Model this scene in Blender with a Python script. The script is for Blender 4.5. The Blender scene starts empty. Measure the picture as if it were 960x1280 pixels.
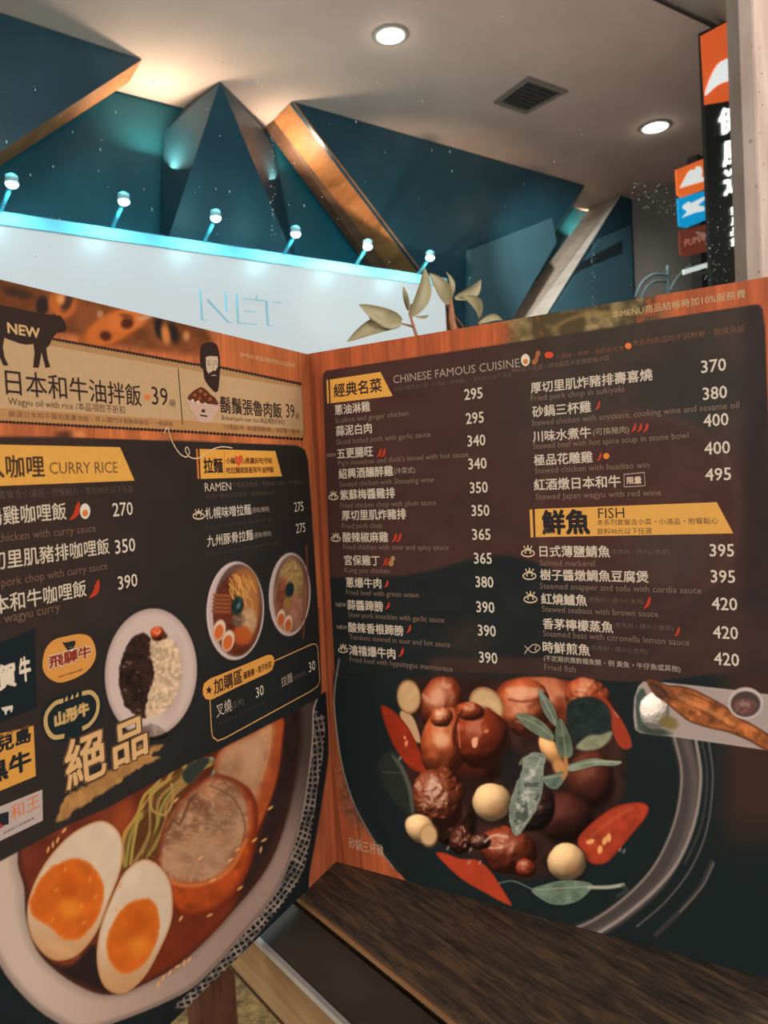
import bpy, bmesh, math, random
import numpy as np
from mathutils import Vector, Matrix

# ------------------------------------------------------------------ camera
# Photograph frame 960 x 1280, focal length 961 px.  World: X along the shop window,
# Y out through the window, Z up; the camera stands at the origin of these
# measurements, 1.05 m above the floor.
SC = bpy.context.scene
COL = SC.collection
FPX, CX, CY = 961.0, 480.0, 640.0
CAMZ = 1.05
up_c = Vector((-0.0536, 1.0, -0.0415)).normalized()      # world up seen by the camera (right, up, forward)
fw_c = (Vector((0, 0, 1)) - up_c * up_c.z).normalized()
rt_c = Vector((fw_c.z * up_c.y - fw_c.y * up_c.z, fw_c.x * up_c.z - fw_c.z * up_c.x, fw_c.y * up_c.x - fw_c.x * up_c.y))
if rt_c.x < 0: rt_c = -rt_c
A = math.radians(53.5)
FW = Vector((math.cos(A), math.sin(A), 0)); RT = Vector((math.sin(A), -math.cos(A), 0)); UP = Vector((0, 0, 1))
def c2w(v):                                               # camera vector (right, up, fwd) -> world
    return RT * v.dot(rt_c) + UP * v.dot(up_c) + FW * v.dot(fw_c)
RC, UC, FC = c2w(Vector((1, 0, 0))), c2w(Vector((0, 1, 0))), c2w(Vector((0, 0, 1)))
CAM = Vector((0, 0, CAMZ))
cd = bpy.data.cameras.new('camera'); cam = bpy.data.objects.new('camera', cd); COL.objects.link(cam)
cd.sensor_fit = 'HORIZONTAL'; cd.sensor_width = 36.0; cd.lens = 36.0 * FPX / 960.0
cd.clip_start = 0.02; cd.clip_end = 200
cd.dof.use_dof = True; cd.dof.focus_distance = 0.50; cd.dof.aperture_fstop = 26
M = Matrix((RC, UC, -FC)).transposed().to_4x4(); M.translation = CAM
cam.matrix_world = M
SC.camera = cam

def ray(px, py):
    return RC * ((px - CX) / FPX) - UC * ((py - CY) / FPX) + FC
def on_z(px, py, z):                                      # z measured from the floor
    d = ray(px, py); return CAM + d * ((z - CAMZ) / d.z)
def on_y(px, py, y):
    d = ray(px, py); return CAM + d * (y / d.y)
def on_x(px, py, x):
    d = ray(px, py); return CAM + d * (x / d.x)

# ------------------------------------------------------------------ world, exposure, lights
SC.view_settings.view_transform = 'Standard'; SC.view_settings.look = 'None'
SC.view_settings.exposure = 0.0; SC.view_settings.gamma = 1.0; SC.view_settings.use_curve_mapping = False
w = bpy.data.worlds.new('night_sky'); SC.world = w; w.use_nodes = True
w.node_tree.nodes['Background'].inputs[0].default_value = (0.25, 0.55, 0.75, 1)
w.node_tree.nodes['Background'].inputs[1].default_value = 0.05

def area_light(name, loc, target, size, power, color, spread=180):
    l = bpy.data.lights.new(name, 'AREA'); l.shape = 'RECTANGLE'; l.size = size[0]; l.size_y = size[1]
    l.energy = power; l.color = color; l.spread = math.radians(spread)
    o = bpy.data.objects.new(name, l); COL.objects.link(o); o.location = loc
    o.rotation_euler = (Vector(target) - Vector(loc)).to_track_quat('-Z', 'Y').to_euler(); return o
def point_light(name, loc, power, color, r=0.03):
    l = bpy.data.lights.new(name, 'POINT'); l.energy = power; l.color = color; l.shadow_soft_size = r
    o = bpy.data.objects.new(name, l); COL.objects.link(o); o.location = loc; return o
def spot_light(name, loc, target, power, color, ang=60, blend=0.6, r=0.02):
    l = bpy.data.lights.new(name, 'SPOT'); l.energy = power; l.color = color; l.spot_size = math.radians(ang)
    l.spot_blend = blend; l.shadow_soft_size = r
    o = bpy.data.objects.new(name, l); COL.objects.link(o); o.location = loc
    o.rotation_euler = (Vector(target) - Vector(loc)).to_track_quat('-Z', 'Y').to_euler(); return o
# dining room's light, made of added unseen panels aimed at pages and post
area_light('room_fill_light', (-3.0, -1.3, 1.95), (0.3, 0.35, 0.95), (1.7, 1.5), 150, (1.0, 0.97, 0.94))
area_light('room_fill_light', (1.15, -1.7, 1.25), (0.2, 0.35, 0.98), (1.1, 0.6), 46, (1.0, 0.98, 0.97))
area_light('ceiling_fill_uplight', (2.6, 2.4, 1.25), (2.6, 2.7, 3.3), (2.4, 1.4), 20, (1.0, 0.84, 0.78))  # added unseen uplight that brightens the canopy ceiling outside
area_light('room_fill_light', (2.0, -0.2, 3.25), (1.7, 0.7, 1.2), (0.5, 0.5), 34, (1.0, 0.92, 0.84))
# added unseen spots under the canopy, nearer the glass, brightening ground and ceiling
for x_, y_ in ((-1.2, 1.9), (0.3, 1.9), (2.6, 1.35), (-0.6, 3.1), (4.2, 1.5)):
    spot_light('canopy_fill_light', (x_, y_, 3.28), (x_, y_, 0), 62, (1, .88, .70), 100, 0.9, 0.06)

# ------------------------------------------------------------------ helpers
def lin(c):
    return tuple(((x / 255) / 12.92 if x / 255 <= 0.04045 else ((x / 255 + 0.055) / 1.055) ** 2.4) for x in c)
def linv(a):
    a = np.clip(a / 255.0, 0, 1); return np.where(a <= 0.04045, a / 12.92, ((a + 0.055) / 1.055) ** 2.4)
_mats = {}
def node_mat(name):
    m = bpy.data.materials.new(name); m.use_nodes = True
    nt = m.node_tree; return m, nt, nt.nodes['Principled BSDF']
def mat(name, rgb, rough=0.5, spec=0.3, noise=0.06, scale=40, metal=0.0, emit=0.0, emitc=None, bump=0.0, stretch=None):
    key = name
    if key in _mats: return _mats[key]
    m, nt, b = node_mat(name)
    L = lin(rgb)
    tc = nt.nodes.new('ShaderNodeTexCoord'); mp = nt.nodes.new('ShaderNodeMapping')
    if stretch: mp.inputs['Scale'].default_value = stretch
    nz = nt.nodes.new('ShaderNodeTexNoise'); nz.inputs['Scale'].default_value = scale; nz.inputs['Detail'].default_value = 4
    nt.links.new(tc.outputs['Object'], mp.inputs['Vector']); nt.links.new(mp.outputs['Vector'], nz.inputs['Vector'])
    cr = nt.nodes.new('ShaderNodeValToRGB')
    cr.color_ramp.elements[0].position = 0.3; cr.color_ramp.elements[1].position = 0.7
    cr.color_ramp.elements[0].color = tuple(c * (1 - noise) for c in L) + (1,)
    cr.color_ramp.elements[1].color = tuple(min(1, c * (1 + noise)) for c in L) + (1,)
    nt.links.new(nz.outputs['Fac'], cr.inputs['Fac']); nt.links.new(cr.outputs['Color'], b.inputs['Base Color'])
    b.inputs['Roughness'].default_value = rough; b.inputs['Specular IOR Level'].default_value = spec
    b.inputs['Metallic'].default_value = metal
    if emit:
        b.inputs['Emission Color'].default_value = lin(emitc or rgb) + (1,); b.inputs['Emission Strength'].default_value = emit
    if bump:
        bp = nt.nodes.new('ShaderNodeBump'); bp.inputs['Strength'].default_value = bump; bp.inputs['Distance'].default_value = 0.002
        nt.links.new(nz.outputs['Fac'], bp.inputs['Height']); nt.links.new(bp.outputs['Normal'], b.inputs['Normal'])
    _mats[key] = m; return m
def ink(rgb):
    return mat('ink_%02x%02x%02x' % tuple(int(x) for x in rgb), rgb, 0.5, 0.12, 0.03, 300)
def wood_mat(name, a, b_, c, scale=6, stretch=(1, 1, 1), rough=0.55, spec=0.3, bump=0.25):
    if name in _mats: return _mats[name]
    m, nt, b = node_mat(name)
    tc = nt.nodes.new('ShaderNodeTexCoord'); mp = nt.nodes.new('ShaderNodeMapping'); mp.inputs['Scale'].default_value = stretch
    n1 = nt.nodes.new('ShaderNodeTexNoise'); n1.inputs['Scale'].default_value = scale; n1.inputs['Detail'].default_value = 9
    n1.inputs['Roughness'].default_value = 0.7; n1.inputs['Distortion'].default_value = 0.6
    nt.links.new(tc.outputs['Object'], mp.inputs['Vector']); nt.links.new(mp.outputs['Vector'], n1.inputs['Vector'])
    cr = nt.nodes.new('ShaderNodeValToRGB'); e = cr.color_ramp.elements
    e[0].position = 0.33; e[0].color = lin(a) + (1,); e[1].position = 0.72; e[1].color = lin(c) + (1,)
    k = e.new(0.5); k.color = lin(b_) + (1,)
    nt.links.new(n1.outputs['Fac'], cr.inputs['Fac']); nt.links.new(cr.outputs['Color'], b.inputs['Base Color'])
    b.inputs['Roughness'].default_value = rough; b.inputs['Specular IOR Level'].default_value = spec
    bp = nt.nodes.new('ShaderNodeBump'); bp.inputs['Strength'].default_value = bump; bp.inputs['Distance'].default_value = 0.001
    nt.links.new(n1.outputs['Fac'], bp.inputs['Height']); nt.links.new(bp.outputs['Normal'], b.inputs['Normal'])
    _mats[name] = m; return m

def link_obj(name, me, material, parent=None):
    o = bpy.data.objects.new(name, me); COL.objects.link(o)
    if material is not None: me.materials.append(material)
    if parent is not None: o.parent = parent; o.matrix_parent_inverse = parent.matrix_world.inverted()
    return o
def mesh_obj(name, verts, faces, material, parent=None, smooth=False):
    me = bpy.data.meshes.new(name); me.from_pydata([tuple(v) for v in verts], [], faces); me.update()
    if smooth: me.polygons.foreach_set('use_smooth', [True] * len(me.polygons))
    return link_obj(name, me, material, parent)
def bm_obj(name, bm, material, parent=None, smooth=False, bevel=0):
    bmesh.ops.recalc_face_normals(bm, faces=bm.faces)
    if bevel:
        bmesh.ops.bevel(bm, geom=[e for e in bm.edges], offset=bevel, segments=2, affect='EDGES', profile=0.6)
    me = bpy.data.meshes.new(name); bm.to_mesh(me); bm.free()
    if smooth: me.polygons.foreach_set('use_smooth', [True] * len(me.polygons))
    return link_obj(name, me, material, parent)
def thing(name, label, cat, loc=(0, 0, 0), group=None):
    o = bpy.data.objects.new(name, None); COL.objects.link(o); o.location = loc; o.empty_display_size = 0.05
    bpy.context.view_layer.update()
    o['label'] = label; o['category'] = cat
    if group: o['group'] = group
    return o
def tag(o, label, cat, group=None):
    o['label'] = label; o['category'] = cat
    if group: o['group'] = group
    return o
def bm_box(bm, lo, hi):
    vs = [bm.verts.new((x, y, z)) for x in (lo[0], hi[0]) for y in (lo[1], hi[1]) for z in (lo[2], hi[2])]
    for f in ((0, 1, 3, 2), (4, 6, 7, 5), (0, 4, 5, 1), (2, 3, 7, 6), (0, 2, 6, 4), (1, 5, 7, 3)):
        bm.faces.new([vs[i] for i in f])
def box(name, lo, hi, material, parent=None, bevel=0):
    bm = bmesh.new(); bm_box(bm, lo, hi); return bm_obj(name, bm, material, parent, bevel=bevel)
def tube(bm, pts, r, seg=10):
    pts = [Vector(p) for p in pts]; rings = []
    rs = r if isinstance(r, (list, tuple)) else [r] * len(pts)
    for i, p in enumerate(pts):
        t = (pts[min(i + 1, len(pts) - 1)] - pts[max(i - 1, 0)]).normalized()
        a = t.orthogonal().normalized() if i == 0 else (rings_a - t * rings_a.dot(t)).normalized()
        rings_a = a; b = t.cross(a)
        rings.append([bm.verts.new(p + (a * math.cos(2 * math.pi * k / seg) + b * math.sin(2 * math.pi * k / seg)) * rs[i]) for k in range(seg)])
    for i in range(len(rings) - 1):
        for k in range(seg):
            bm.faces.new((rings[i][k], rings[i][(k + 1) % seg], rings[i + 1][(k + 1) % seg], rings[i + 1][k]))
    bm.faces.new(rings[0][::-1]); bm.faces.new(rings[-1])
def prism(bm, front, back):                                # two matching polygons joined by sides
    a = [bm.verts.new(p) for p in front]; b = [bm.verts.new(p) for p in back]; n = len(a)
    bm.faces.new(a); bm.faces.new(b[::-1])
    for i in range(n): bm.faces.new((a[i], b[i], b[(i + 1) % n], a[(i + 1) % n]))

# ------------------------------------------------------------------ the menu's two pages as planes
TABLE_Z = 0.75
SP0 = on_z(420, 1077, TABLE_Z)                             # foot of the fold
def flat(v): v = Vector((v.x, v.y, 0)); return v.normalized()
class Page:
    """A page frame: origin at the foot of the fold, U in reading direction, Z up, N towards the reader."""
    def __init__(s, vx, vy, sign):
        d = flat(ray(vx, vy)); s.U = d if sign > 0 else -d
        s.N = s.U.cross(UP); s.N = s.N if (CAM - SP0).dot(s.N) > 0 else -s.N; s.O = SP0
        s.name = ''
    def uv(s, px, py):
        d = ray(px, py); t = (s.O - CAM).dot(s.N) / d.dot(s.N); q = CAM + d * t - s.O
        return q.dot(s.U), q.z
    def w(s, u, v, lift=0.0): return s.O + s.U * u + UP * v + s.N * lift
    def px(s, u, v):                                       # arrays -> photograph pixels
        P = np.array(s.O - CAM)[None, :] + np.outer(u, np.array(s.U)) + np.outer(v, np.array(UP))
        f = P @ np.array(FC); return CX + FPX * (P @ np.array(RC)) / f, CY - FPX * (P @ np.array(UC)) / f
RP = Page(-1044, 682, -1)      # right page recedes to the left
LP = Page(932, 576, 1)         # left page recedes to the right
PH = RP.uv(387, 442)[1]        # page height
PW = RP.uv(990, 700)[0]
print('page', PH, PW, 'left visible', LP.uv(0, 700)[0], 'SP0', SP0[:])
# ------------------------------------------------------------------ printed pictures
# The dishes printed on the pages are flat print.  They are drawn here with numpy in the
# photograph's measurements and carried by the page mesh as one colour per vertex.
def _hash(ix, iy, s):
    h = (ix.astype(np.int64) * 374761393 + iy.astype(np.int64) * 668265263 + s * 1442695041) & 0xffffffff
    h = ((h ^ (h >> 13)) * 1274126177) & 0xffffffff
    return ((h ^ (h >> 16)) & 0xffff) / 65535.0
def vnoise(x, y, s=0):
    ix, iy = np.floor(x), np.floor(y); fx, fy = x - ix, y - iy
    fx = fx * fx * (3 - 2 * fx); fy = fy * fy * (3 - 2 * fy)
    a, b, c, d = _hash(ix, iy, s), _hash(ix + 1, iy, s), _hash(ix, iy + 1, s), _hash(ix + 1, iy + 1, s)
    return a + (b - a) * fx + (c - a) * fy + (a - b - c + d) * fx * fy
def fbm(x, y, sc, s=0, o=3):
    r = 0; am = 0.5; t = 0
    for k in range(o):
        r = r + am * vnoise(x / sc, y / sc, s + k * 17); t += am; am *= 0.5; sc /= 2
    return r / t
def sstep(a, b, x):
    t = np.clip((x - a) / (b - a + 1e-9), 0, 1); return t * t * (3 - 2 * t)
def curve(pts, closed=True, n=5):                          # Catmull-Rom through the traced points
    P = np.array(pts, float); m = len(P); out = []
    for i in range(m if closed else m - 1):
        if closed: p0, p1, p2, p3 = P[i - 1], P[i], P[(i + 1) % m], P[(i + 2) % m]
        else: p0, p1, p2, p3 = P[max(i - 1, 0)], P[i], P[i + 1], P[min(i + 2, m - 1)]
        for k in range(n):
            t = k / n
            out.append(0.5 * ((2 * p1) + (-p0 + p2) * t + (2 * p0 - 5 * p1 + 4 * p2 - p3) * t * t + (-p0 + 3 * p1 - 3 * p2 + p3) * t ** 3))
    if not closed: out.append(P[-1])
    return np.array(out)
class Canvas:
    def __init__(s, X, Y, base):
        s.X, s.Y = X, Y; s.C = np.tile(np.array(base, float), (len(X), 1))
    def sub(s, x0, y0, x1, y1):
        return np.nonzero((s.X > x0) & (s.X < x1) & (s.Y > y0) & (s.Y < y1))[0]
    def mix(s, i, col, a):
        col = np.array(col, float)
        s.C[i] = s.C[i] * (1 - a[:, None]) + col * a[:, None]
    def dist(s, i, P, closed):
        x, y = s.X[i], s.Y[i]; d = np.full(len(i), 1e9); ins = np.zeros(len(i), bool); tt = np.zeros(len(i))
        n = len(P)
        for k in range(n if closed else n - 1):
            a, b = P[k], P[(k + 1) % n]; e = b - a; L = e @ e + 1e-9
            t = np.clip(((x - a[0]) * e[0] + (y - a[1]) * e[1]) / L, 0, 1)
            q = (x - a[0] - t * e[0]) ** 2 + (y - a[1] - t * e[1]) ** 2
            m = q < d; d[m] = q[m]; tt[m] = (k + t[m]) / n
            if closed:
                c = ((a[1] > y) != (b[1] > y)); xi = a[0] + (y - a[1]) / (b[1] - a[1] + 1e-12) * e[0]
                ins ^= c & (x < xi)
        d = np.sqrt(d); return (np.where(ins, d, -d) if closed else d), tt
    def poly(s, pts, col, soft=1.0, smooth=True, alpha=1.0, var=0.0, sc=8, seed=0, rough=0.0, edge=None, ew=3):
        P = curve(pts) if smooth else np.array(pts, float); m = soft + rough + 2
        i = s.sub(P[:, 0].min() - m, P[:, 1].min() - m, P[:, 0].max() + m, P[:, 1].max() + m)
        if not len(i): return
        d, _ = s.dist(i, P, True)
        if rough: d = d + rough * (fbm(s.X[i], s.Y[i], 6, seed + 5) - 0.5) * 2
        a = sstep(-soft, soft, d) * alpha; k = a > 0; i, a, d = i[k], a[k], d[k]
        c = np.tile(np.array(col, float), (len(i), 1))
        if var: c = c * (1 + var * (fbm(s.X[i], s.Y[i], sc, seed) - 0.5) * 2)[:, None]
        if edge is not None:
            e = 1 - sstep(0, ew, d); c = c * (1 - e[:, None]) + np.array(edge, float) * e[:, None]
        s.mix(i, c, a)
    def stroke(s, pts, wd, col, soft=0.8, alpha=1.0, smooth=True, taper=False):
        P = curve(pts, False) if smooth else np.array(pts, float); m = wd + soft + 2
        i = s.sub(P[:, 0].min() - m, P[:, 1].min() - m, P[:, 0].max() + m, P[:, 1].max() + m)
        if not len(i): return
        d, t = s.dist(i, P, False); h = wd / 2
        if taper: h = h * np.sqrt(np.clip(4 * t * (1 - t), 0, 1)) + 0.3
        s.mix(i, col, sstep(-soft, soft, h - d) * alpha)
    def ell(s, cx, cy, rx, ry, rot, col, soft=1.0, alpha=1.0, edge=None, inner=0.75, var=0.0, sc=6, seed=0):
        m = max(rx, ry) + soft + 2; i = s.sub(cx - m, cy - m, cx + m, cy + m)
        if not len(i): return
        r = math.radians(rot); x, y = s.X[i] - cx, s.Y[i] - cy
        a, b = (x * math.cos(r) + y * math.sin(r)) / rx, (-x * math.sin(r) + y * math.cos(r)) / ry
        q = np.sqrt(a * a + b * b); al = sstep(-soft, soft, (1 - q) * min(rx, ry)) * alpha
        k = al > 0; i, q, al = i[k], q[k], al[k]
        c = np.tile(np.array(col, float), (len(i), 1))
        if var: c = c * (1 + var * (fbm(s.X[i], s.Y[i], sc, seed) - 0.5) * 2)[:, None]
        if edge is not None:
            e = sstep(inner, 1, q); c = c * (1 - e[:, None]) + np.array(edge, float) * e[:, None]
        s.mix(i, c, al)
    def blob(s, cx, cy, rx, ry, rot, col, seed=0, bump=0.5, sc=9, spec=0.6, gloss=14, L=(-0.35, -0.62, 0.7), wob=0.12, amb=0.3, hi=(235, 190, 155), soft=1.5):
        m = max(rx, ry) * 1.25 + 3; i = s.sub(cx - m, cy - m, cx + m, cy + m)
        if not len(i): return
        r = math.radians(rot); X, Y = s.X[i], s.Y[i]; x, y = X - cx, Y - cy
        a, b = (x * math.cos(r) + y * math.sin(r)) / rx, (-x * math.sin(r) + y * math.cos(r)) / ry
        q = np.sqrt(a * a + b * b) * (1 + wob * (fbm(X, Y, max(rx, ry) * 0.7, seed + 31) - 0.5) * 2)
        al = sstep(-soft, soft, (1 - q) * min(rx, ry)); k = al > 0; i, q, al, X, Y, a, b = i[k], q[k], al[k], X[k], Y[k], a[k], b[k]
        nz = np.sqrt(np.clip(1 - q * q, 0.02, 1)); nx = a * math.cos(r) - b * math.sin(r); ny = a * math.sin(r) + b * math.cos(r)
        e = 0.7; ca, sa = math.cos(0.6), math.sin(0.6)
        h = lambda xx, yy: 0.6 * fbm(xx * ca - yy * sa + 0.5 * sc * vnoise(xx / sc, yy / sc, seed + 77), xx * sa + yy * ca + 0.5 * sc * vnoise(xx / sc + 9, yy / sc, seed + 78), sc, seed, 2) + 0.4 * fbm(xx, yy, sc * 1.37, seed + 50, 2)
        gx = (h(X + e, Y) - h(X - e, Y)) / (2 * e) * sc; gy = (h(X, Y + e) - h(X, Y - e)) / (2 * e) * sc
        nx = nx - bump * gx; ny = ny - bump * gy; n = np.sqrt(nx * nx + ny * ny + nz * nz); nx, ny, nz = nx / n, ny / n, nz / n
        l = np.array(L) / np.linalg.norm(L); H = l + np.array((0, 0, 1.0)); H /= np.linalg.norm(H)
        dif = np.clip(nx * l[0] + ny * l[1] + nz * l[2], 0, 1); sp = np.clip(nx * H[0] + ny * H[1] + nz * H[2], 0, 1) ** gloss
        c = np.array(col, float)[None, :] * (amb + 0.95 * dif)[:, None]; sp = (sp * spec)[:, None]
        c = c * (1 - sp) + np.array(hi, float) * sp
        gz = (sstep(0.56, 0.66, fbm(X * 1.3, Y, sc * 1.2, seed + 91, 2)) * sstep(0.55, 0.9, dif) * spec * 0.55)[:, None]; c = c * (1 - gz) + np.array(hi, float) * gz
        s.mix(i, c, al)
    def egg(s, pts, yolk, white=(196, 168, 140), low=(176, 118, 68), yc=(188, 88, 26), seed=0):
        s.poly(pts, (60, 26, 14), 3, alpha=0.5)
        s.poly(pts, white, 1.0, var=0.04, sc=20, seed=seed, edge=(178, 128, 84), ew=4)
        P = np.array(pts, float); x0, y0 = P[:, 0].mean(), P[:, 1].max()
        i = s.sub(P[:, 0].min() - 2, P[:, 1].min() - 2, P[:, 0].max() + 2, y0 + 2)
        d, _ = s.dist(i, curve(pts), True); a = sstep(P[:, 1].mean() + 5, y0, s.Y[i]) * (d > 1) * 0.75; s.mix(i, low, a)
        s.poly(yolk, (206, 126, 62), 3.0, alpha=0.7)
        s.poly(yolk, yc, 2.0, var=0.12, sc=18, seed=seed + 3, edge=(196, 102, 38), ew=5, rough=1.5)
        Y = np.array(yolk, float); cx, cy = Y.mean(0)
        s.ell(cx + 6, cy + 14, 13, 11, 0, (214, 128, 36), 8, 0.6); s.ell(cx + 5, cy - 18, 12, 14, 0, (168, 68, 16), 9, 0.5)

def wood(cv, i, base, sc=1.0, seed=0, ang=0.05):
    X, Y = cv.X[i], cv.Y[i]; x = X - ang * Y
    g = fbm(x / 3.0, Y / 60.0, 1.0 * sc, seed, 4); g2 = fbm(x / 14.0, Y / 90.0, 1.0 * sc, seed + 9, 2)
    return np.array(base, float)[None, :] * (0.72 + 0.28 * g + 0.30 * g2)[:, None]

def paint_left(X, Y):
    cv = Canvas(X, Y, (172, 92, 48)); al = np.arange(len(X))
    cv.C = wood(cv, al, (174, 95, 54), seed=3)
    for x0, y0, x1, y1 in ((372, 430, 379, 600), (392, 550, 396, 660), (399, 760, 408, 1090)):
        cv.stroke([(x0, y0), (x1, y1)], 1.4, (92, 48, 30), 1.0, 0.6, False)
    cv.stroke([(388, 442), (396, 595), (401, 700), (420, 1078)], 1.2, (222, 150, 110), 0.8, 0.6, False)
    # food blurred along the head of the page
    cv.poly([(-20, 335), (60, 350), (110, 366), (190, 385), (250, 402), (262, 440), (200, 440), (90, 418), (-20, 400)], (112, 62, 34), 6, var=0.3, sc=22, seed=5)
    cv.ell(22, 366, 20, 6, 15, (52, 38, 34), 4, 0.8); cv.ell(53, 382, 8, 12, 5, (38, 32, 32), 3, 0.9)
    cv.ell(78, 380, 17, 18, -20, (176, 92, 42), 4); cv.ell(84, 378, 6, 12, 25, (62, 42, 34), 3, 0.9); cv.ell(76, 374, 5, 6, 0, (206, 134, 78), 3)
    cv.ell(140, 410, 42, 20, -28, (186, 96, 42), 4, edge=(150, 76, 34)); cv.ell(160, 400, 26, 14, -15, (198, 106, 48), 4)
    cv.ell(132, 420, 7, 6, 20, (74, 34, 22), 3); cv.ell(159, 404, 8, 7, -20, (80, 38, 24), 3); cv.ell(158, 395, 8, 3, 10, (120, 64, 34), 2)
    cv.ell(200, 410, 7, 14, -10, (40, 32, 30), 3); cv.ell(217, 416, 6, 13, -15, (44, 34, 30), 3); cv.ell(207, 418, 5, 12, -10, (196, 118, 60), 3)
    cv.ell(125, 393, 4, 5, 0, (176, 128, 96), 2, 0.8); cv.stroke([(174, 399), (188, 395)], 5, (196, 150, 122), 2, 0.7); cv.ell(233, 420, 4, 6, 0, (206, 134, 82), 3, 0.8)
    # strip between the cream label and the dark panel
    cv.ell(82, 544, 12, 5, 0, (62, 38, 30), 4, 0.8); cv.ell(98, 543, 8, 5, 0, (222, 140, 82), 4, 0.7)
    # big ramen bowl under the panel
    cv.poly([(-40, 1060), (418, 860), (424, 1100), (430, 1260), (200, 1600), (-60, 1600)], (24, 29, 30), 2, False, var=0.15, sc=30)
    i = cv.sub(386, 850, 430, 1200); cl = np.clip((cv.X[i] - (412 - (cv.Y[i] - 900) * 0.14)) / 3, 0, 1) * (1 - sstep(1108, 1118, cv.Y[i]))
    cv.mix(i, wood(cv, i, (158, 82, 50), seed=3), cl)
    cv.stroke([(402, 897), (406, 940), (398, 1000), (386, 1070), (372, 1118)], 9, (26, 28, 30), 2)
    # woven cloth edge
    ring = [(392, 882), (399, 893), (406, 898), (404, 940), (397, 985), (391, 1030), (380, 1085), (362, 1118), (325, 1165), (290, 1205), (240, 1262), (214, 1262), (262, 1218), (302, 1170), (340, 1118), (364, 1065), (378, 1010), (388, 950)]
    P = curve(ring); i = cv.sub(200, 870, 420, 1260); d, _ = cv.dist(i, P, True); x, y = cv.X[i], cv.Y[i]
    dd = (x - 150) * 0.86 - (y - 900) * 0.0; rr = np.hypot((x - 150) / 1.0, (y - 960) / 1.02); th = np.arctan2(y - 960, x - 150) * 240
    th = th + 2 * fbm(x, y, 30, 3); rr = rr + 1.5 * fbm(x, y, 25, 8)
    rr = rr + 3 * (fbm(x, y, 9, 14) - 0.5); pat = sstep(0.24, 0.40, np.abs(((rr / 6.2) % 1) - 0.5)) ; pat = np.maximum(pat, sstep(0.26, 0.40, np.abs((((th + 4 * fbm(x, y, 10, 15)) / 7.0) % 1) - 0.5)))
    pat = pat * np.clip(0.15 + 1.3 * fbm(x, y, 8, 12), 0, 1) * 0.9; c = np.array((24, 27, 28.0))[None, :] * (1 - pat[:, None]) + np.array((158, 136, 118.0))[None, :] * pat[:, None]
    cv.mix(i, c, sstep(-1, 1, d))
    outer = [(-40, 900), (150, 880), (300, 830), (391, 860), (392, 890), (390, 940), (377, 1023), (350, 1107), (300, 1173), (250, 1227), (208, 1252), (146, 1277), (100, 1290), (67, 1275), (42, 1257), (18, 1232), (0, 1206), (-20, 1160), (-40, 1080)]
    inner = [(22, 1070), (40, 1000), (200, 850), (340, 840), (374, 900), (375, 940), (358, 1023), (333, 1086), (283, 1148), (233, 1198), (187, 1227), (137, 1244), (92, 1229), (50, 1194), (33, 1150), (30, 1110)]
    cv.poly(outer, (150, 124, 108), 1.2)
    i = cv.sub(-60, 820, 420, 1300); d, _ = cv.dist(i, curve(outer), True); di, _ = cv.dist(i, curve(inner), True)
    k = (d > 0) & (di < 0); f = np.clip(d / (d - di + 1e-6), 0, 1); f = np.clip(d / (d + np.abs(di) + 1e-6), 0, 1)
    lf = np.clip((300 - cv.X[i]) / 260, 0, 1)[:, None]
    g = np.array((140, 112, 98.0)) * (1 - lf) + np.array((176, 150, 131.0)) * lf; sh = (0.74 + 0.30 * sstep(0, 0.25, f) - 0.16 * sstep(0.72, 1.0, f))[:, None]
    up_ = (1 - sstep(930, 1080, cv.Y[i]))[:, None] * (cv.X[i] > 330)[:, None]
    g = g * sh; g = g * (1 - up_ * 0.5); e_ = (1 - sstep(0.0, 3.2, d))[:, None]; g = g * (1 - e_ * (0.3 + 0.7 * up_)) + np.array((178, 150, 134.0)) * e_ * (0.3 + 0.7 * up_)
    cv.mix(i, g, k * 1.0)
    cv.poly(inner, (98, 42, 26), 1.5, var=0.3, sc=26, seed=4, edge=(66, 34, 24), ew=10)
    cv.poly([(345, 850), (375, 880), (374, 940), (356, 1022), (330, 1084), (290, 1130), (318, 1060), (338, 990), (350, 930)], (44, 30, 27), 7, var=0.2)
    cv.poly([(190, 1160), (260, 1150), (300, 1110), (280, 1150), (230, 1196), (188, 1222), (150, 1240), (190, 1200)], (112, 42, 22), 6, alpha=0.8)
    cv.poly([(50, 1188), (64, 1204), (90, 1206), (118, 1180), (126, 1215), (137, 1240), (94, 1226), (60, 1200)], (32, 26, 25), 4, alpha=0.9)
    cv.ell(152, 1030, 12, 30, 15, (150, 66, 30), 8, 0.8)
    # noodles
    for k in range(11):
        rs = random.Random(k * 7 + 2); x0 = 150 + k * 4.6; y0 = 1088 - k * 2
        cv.stroke([(x0 + rs.uniform(-5, 5), y0), (x0 + 12 + rs.uniform(-9, 9), 1045 + rs.uniform(-8, 8)), (190 + k * 2.5 + rs.uniform(-16, 16), 1005 + rs.uniform(-10, 10)), (208 + k * 3.6 + rs.uniform(-8, 8), 975 + rs.uniform(-6, 5)), (245 + rs.uniform(-20, 22), 948 + rs.uniform(-4, 10))], 6.4, (84, 52, 26), 1.6, 0.8)
        cv.stroke([(x0 + rs.uniform(-5, 5), y0 - 2), (x0 + 10 + rs.uniform(-9, 9), 1042 + rs.uniform(-8, 8)), (187 + k * 2.5 + rs.uniform(-14, 14), 1002 + rs.uniform(-10, 10)), (206 + k * 3.6 + rs.uniform(-8, 8), 972 + rs.uniform(-6, 5)), (243 + rs.uniform(-20, 22), 946 + rs.uniform(-4, 10))], 4.2, (152 + rs.randint(-16, 18), 118 + rs.randint(-12, 12), 60), 1.0, 0.95)
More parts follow.
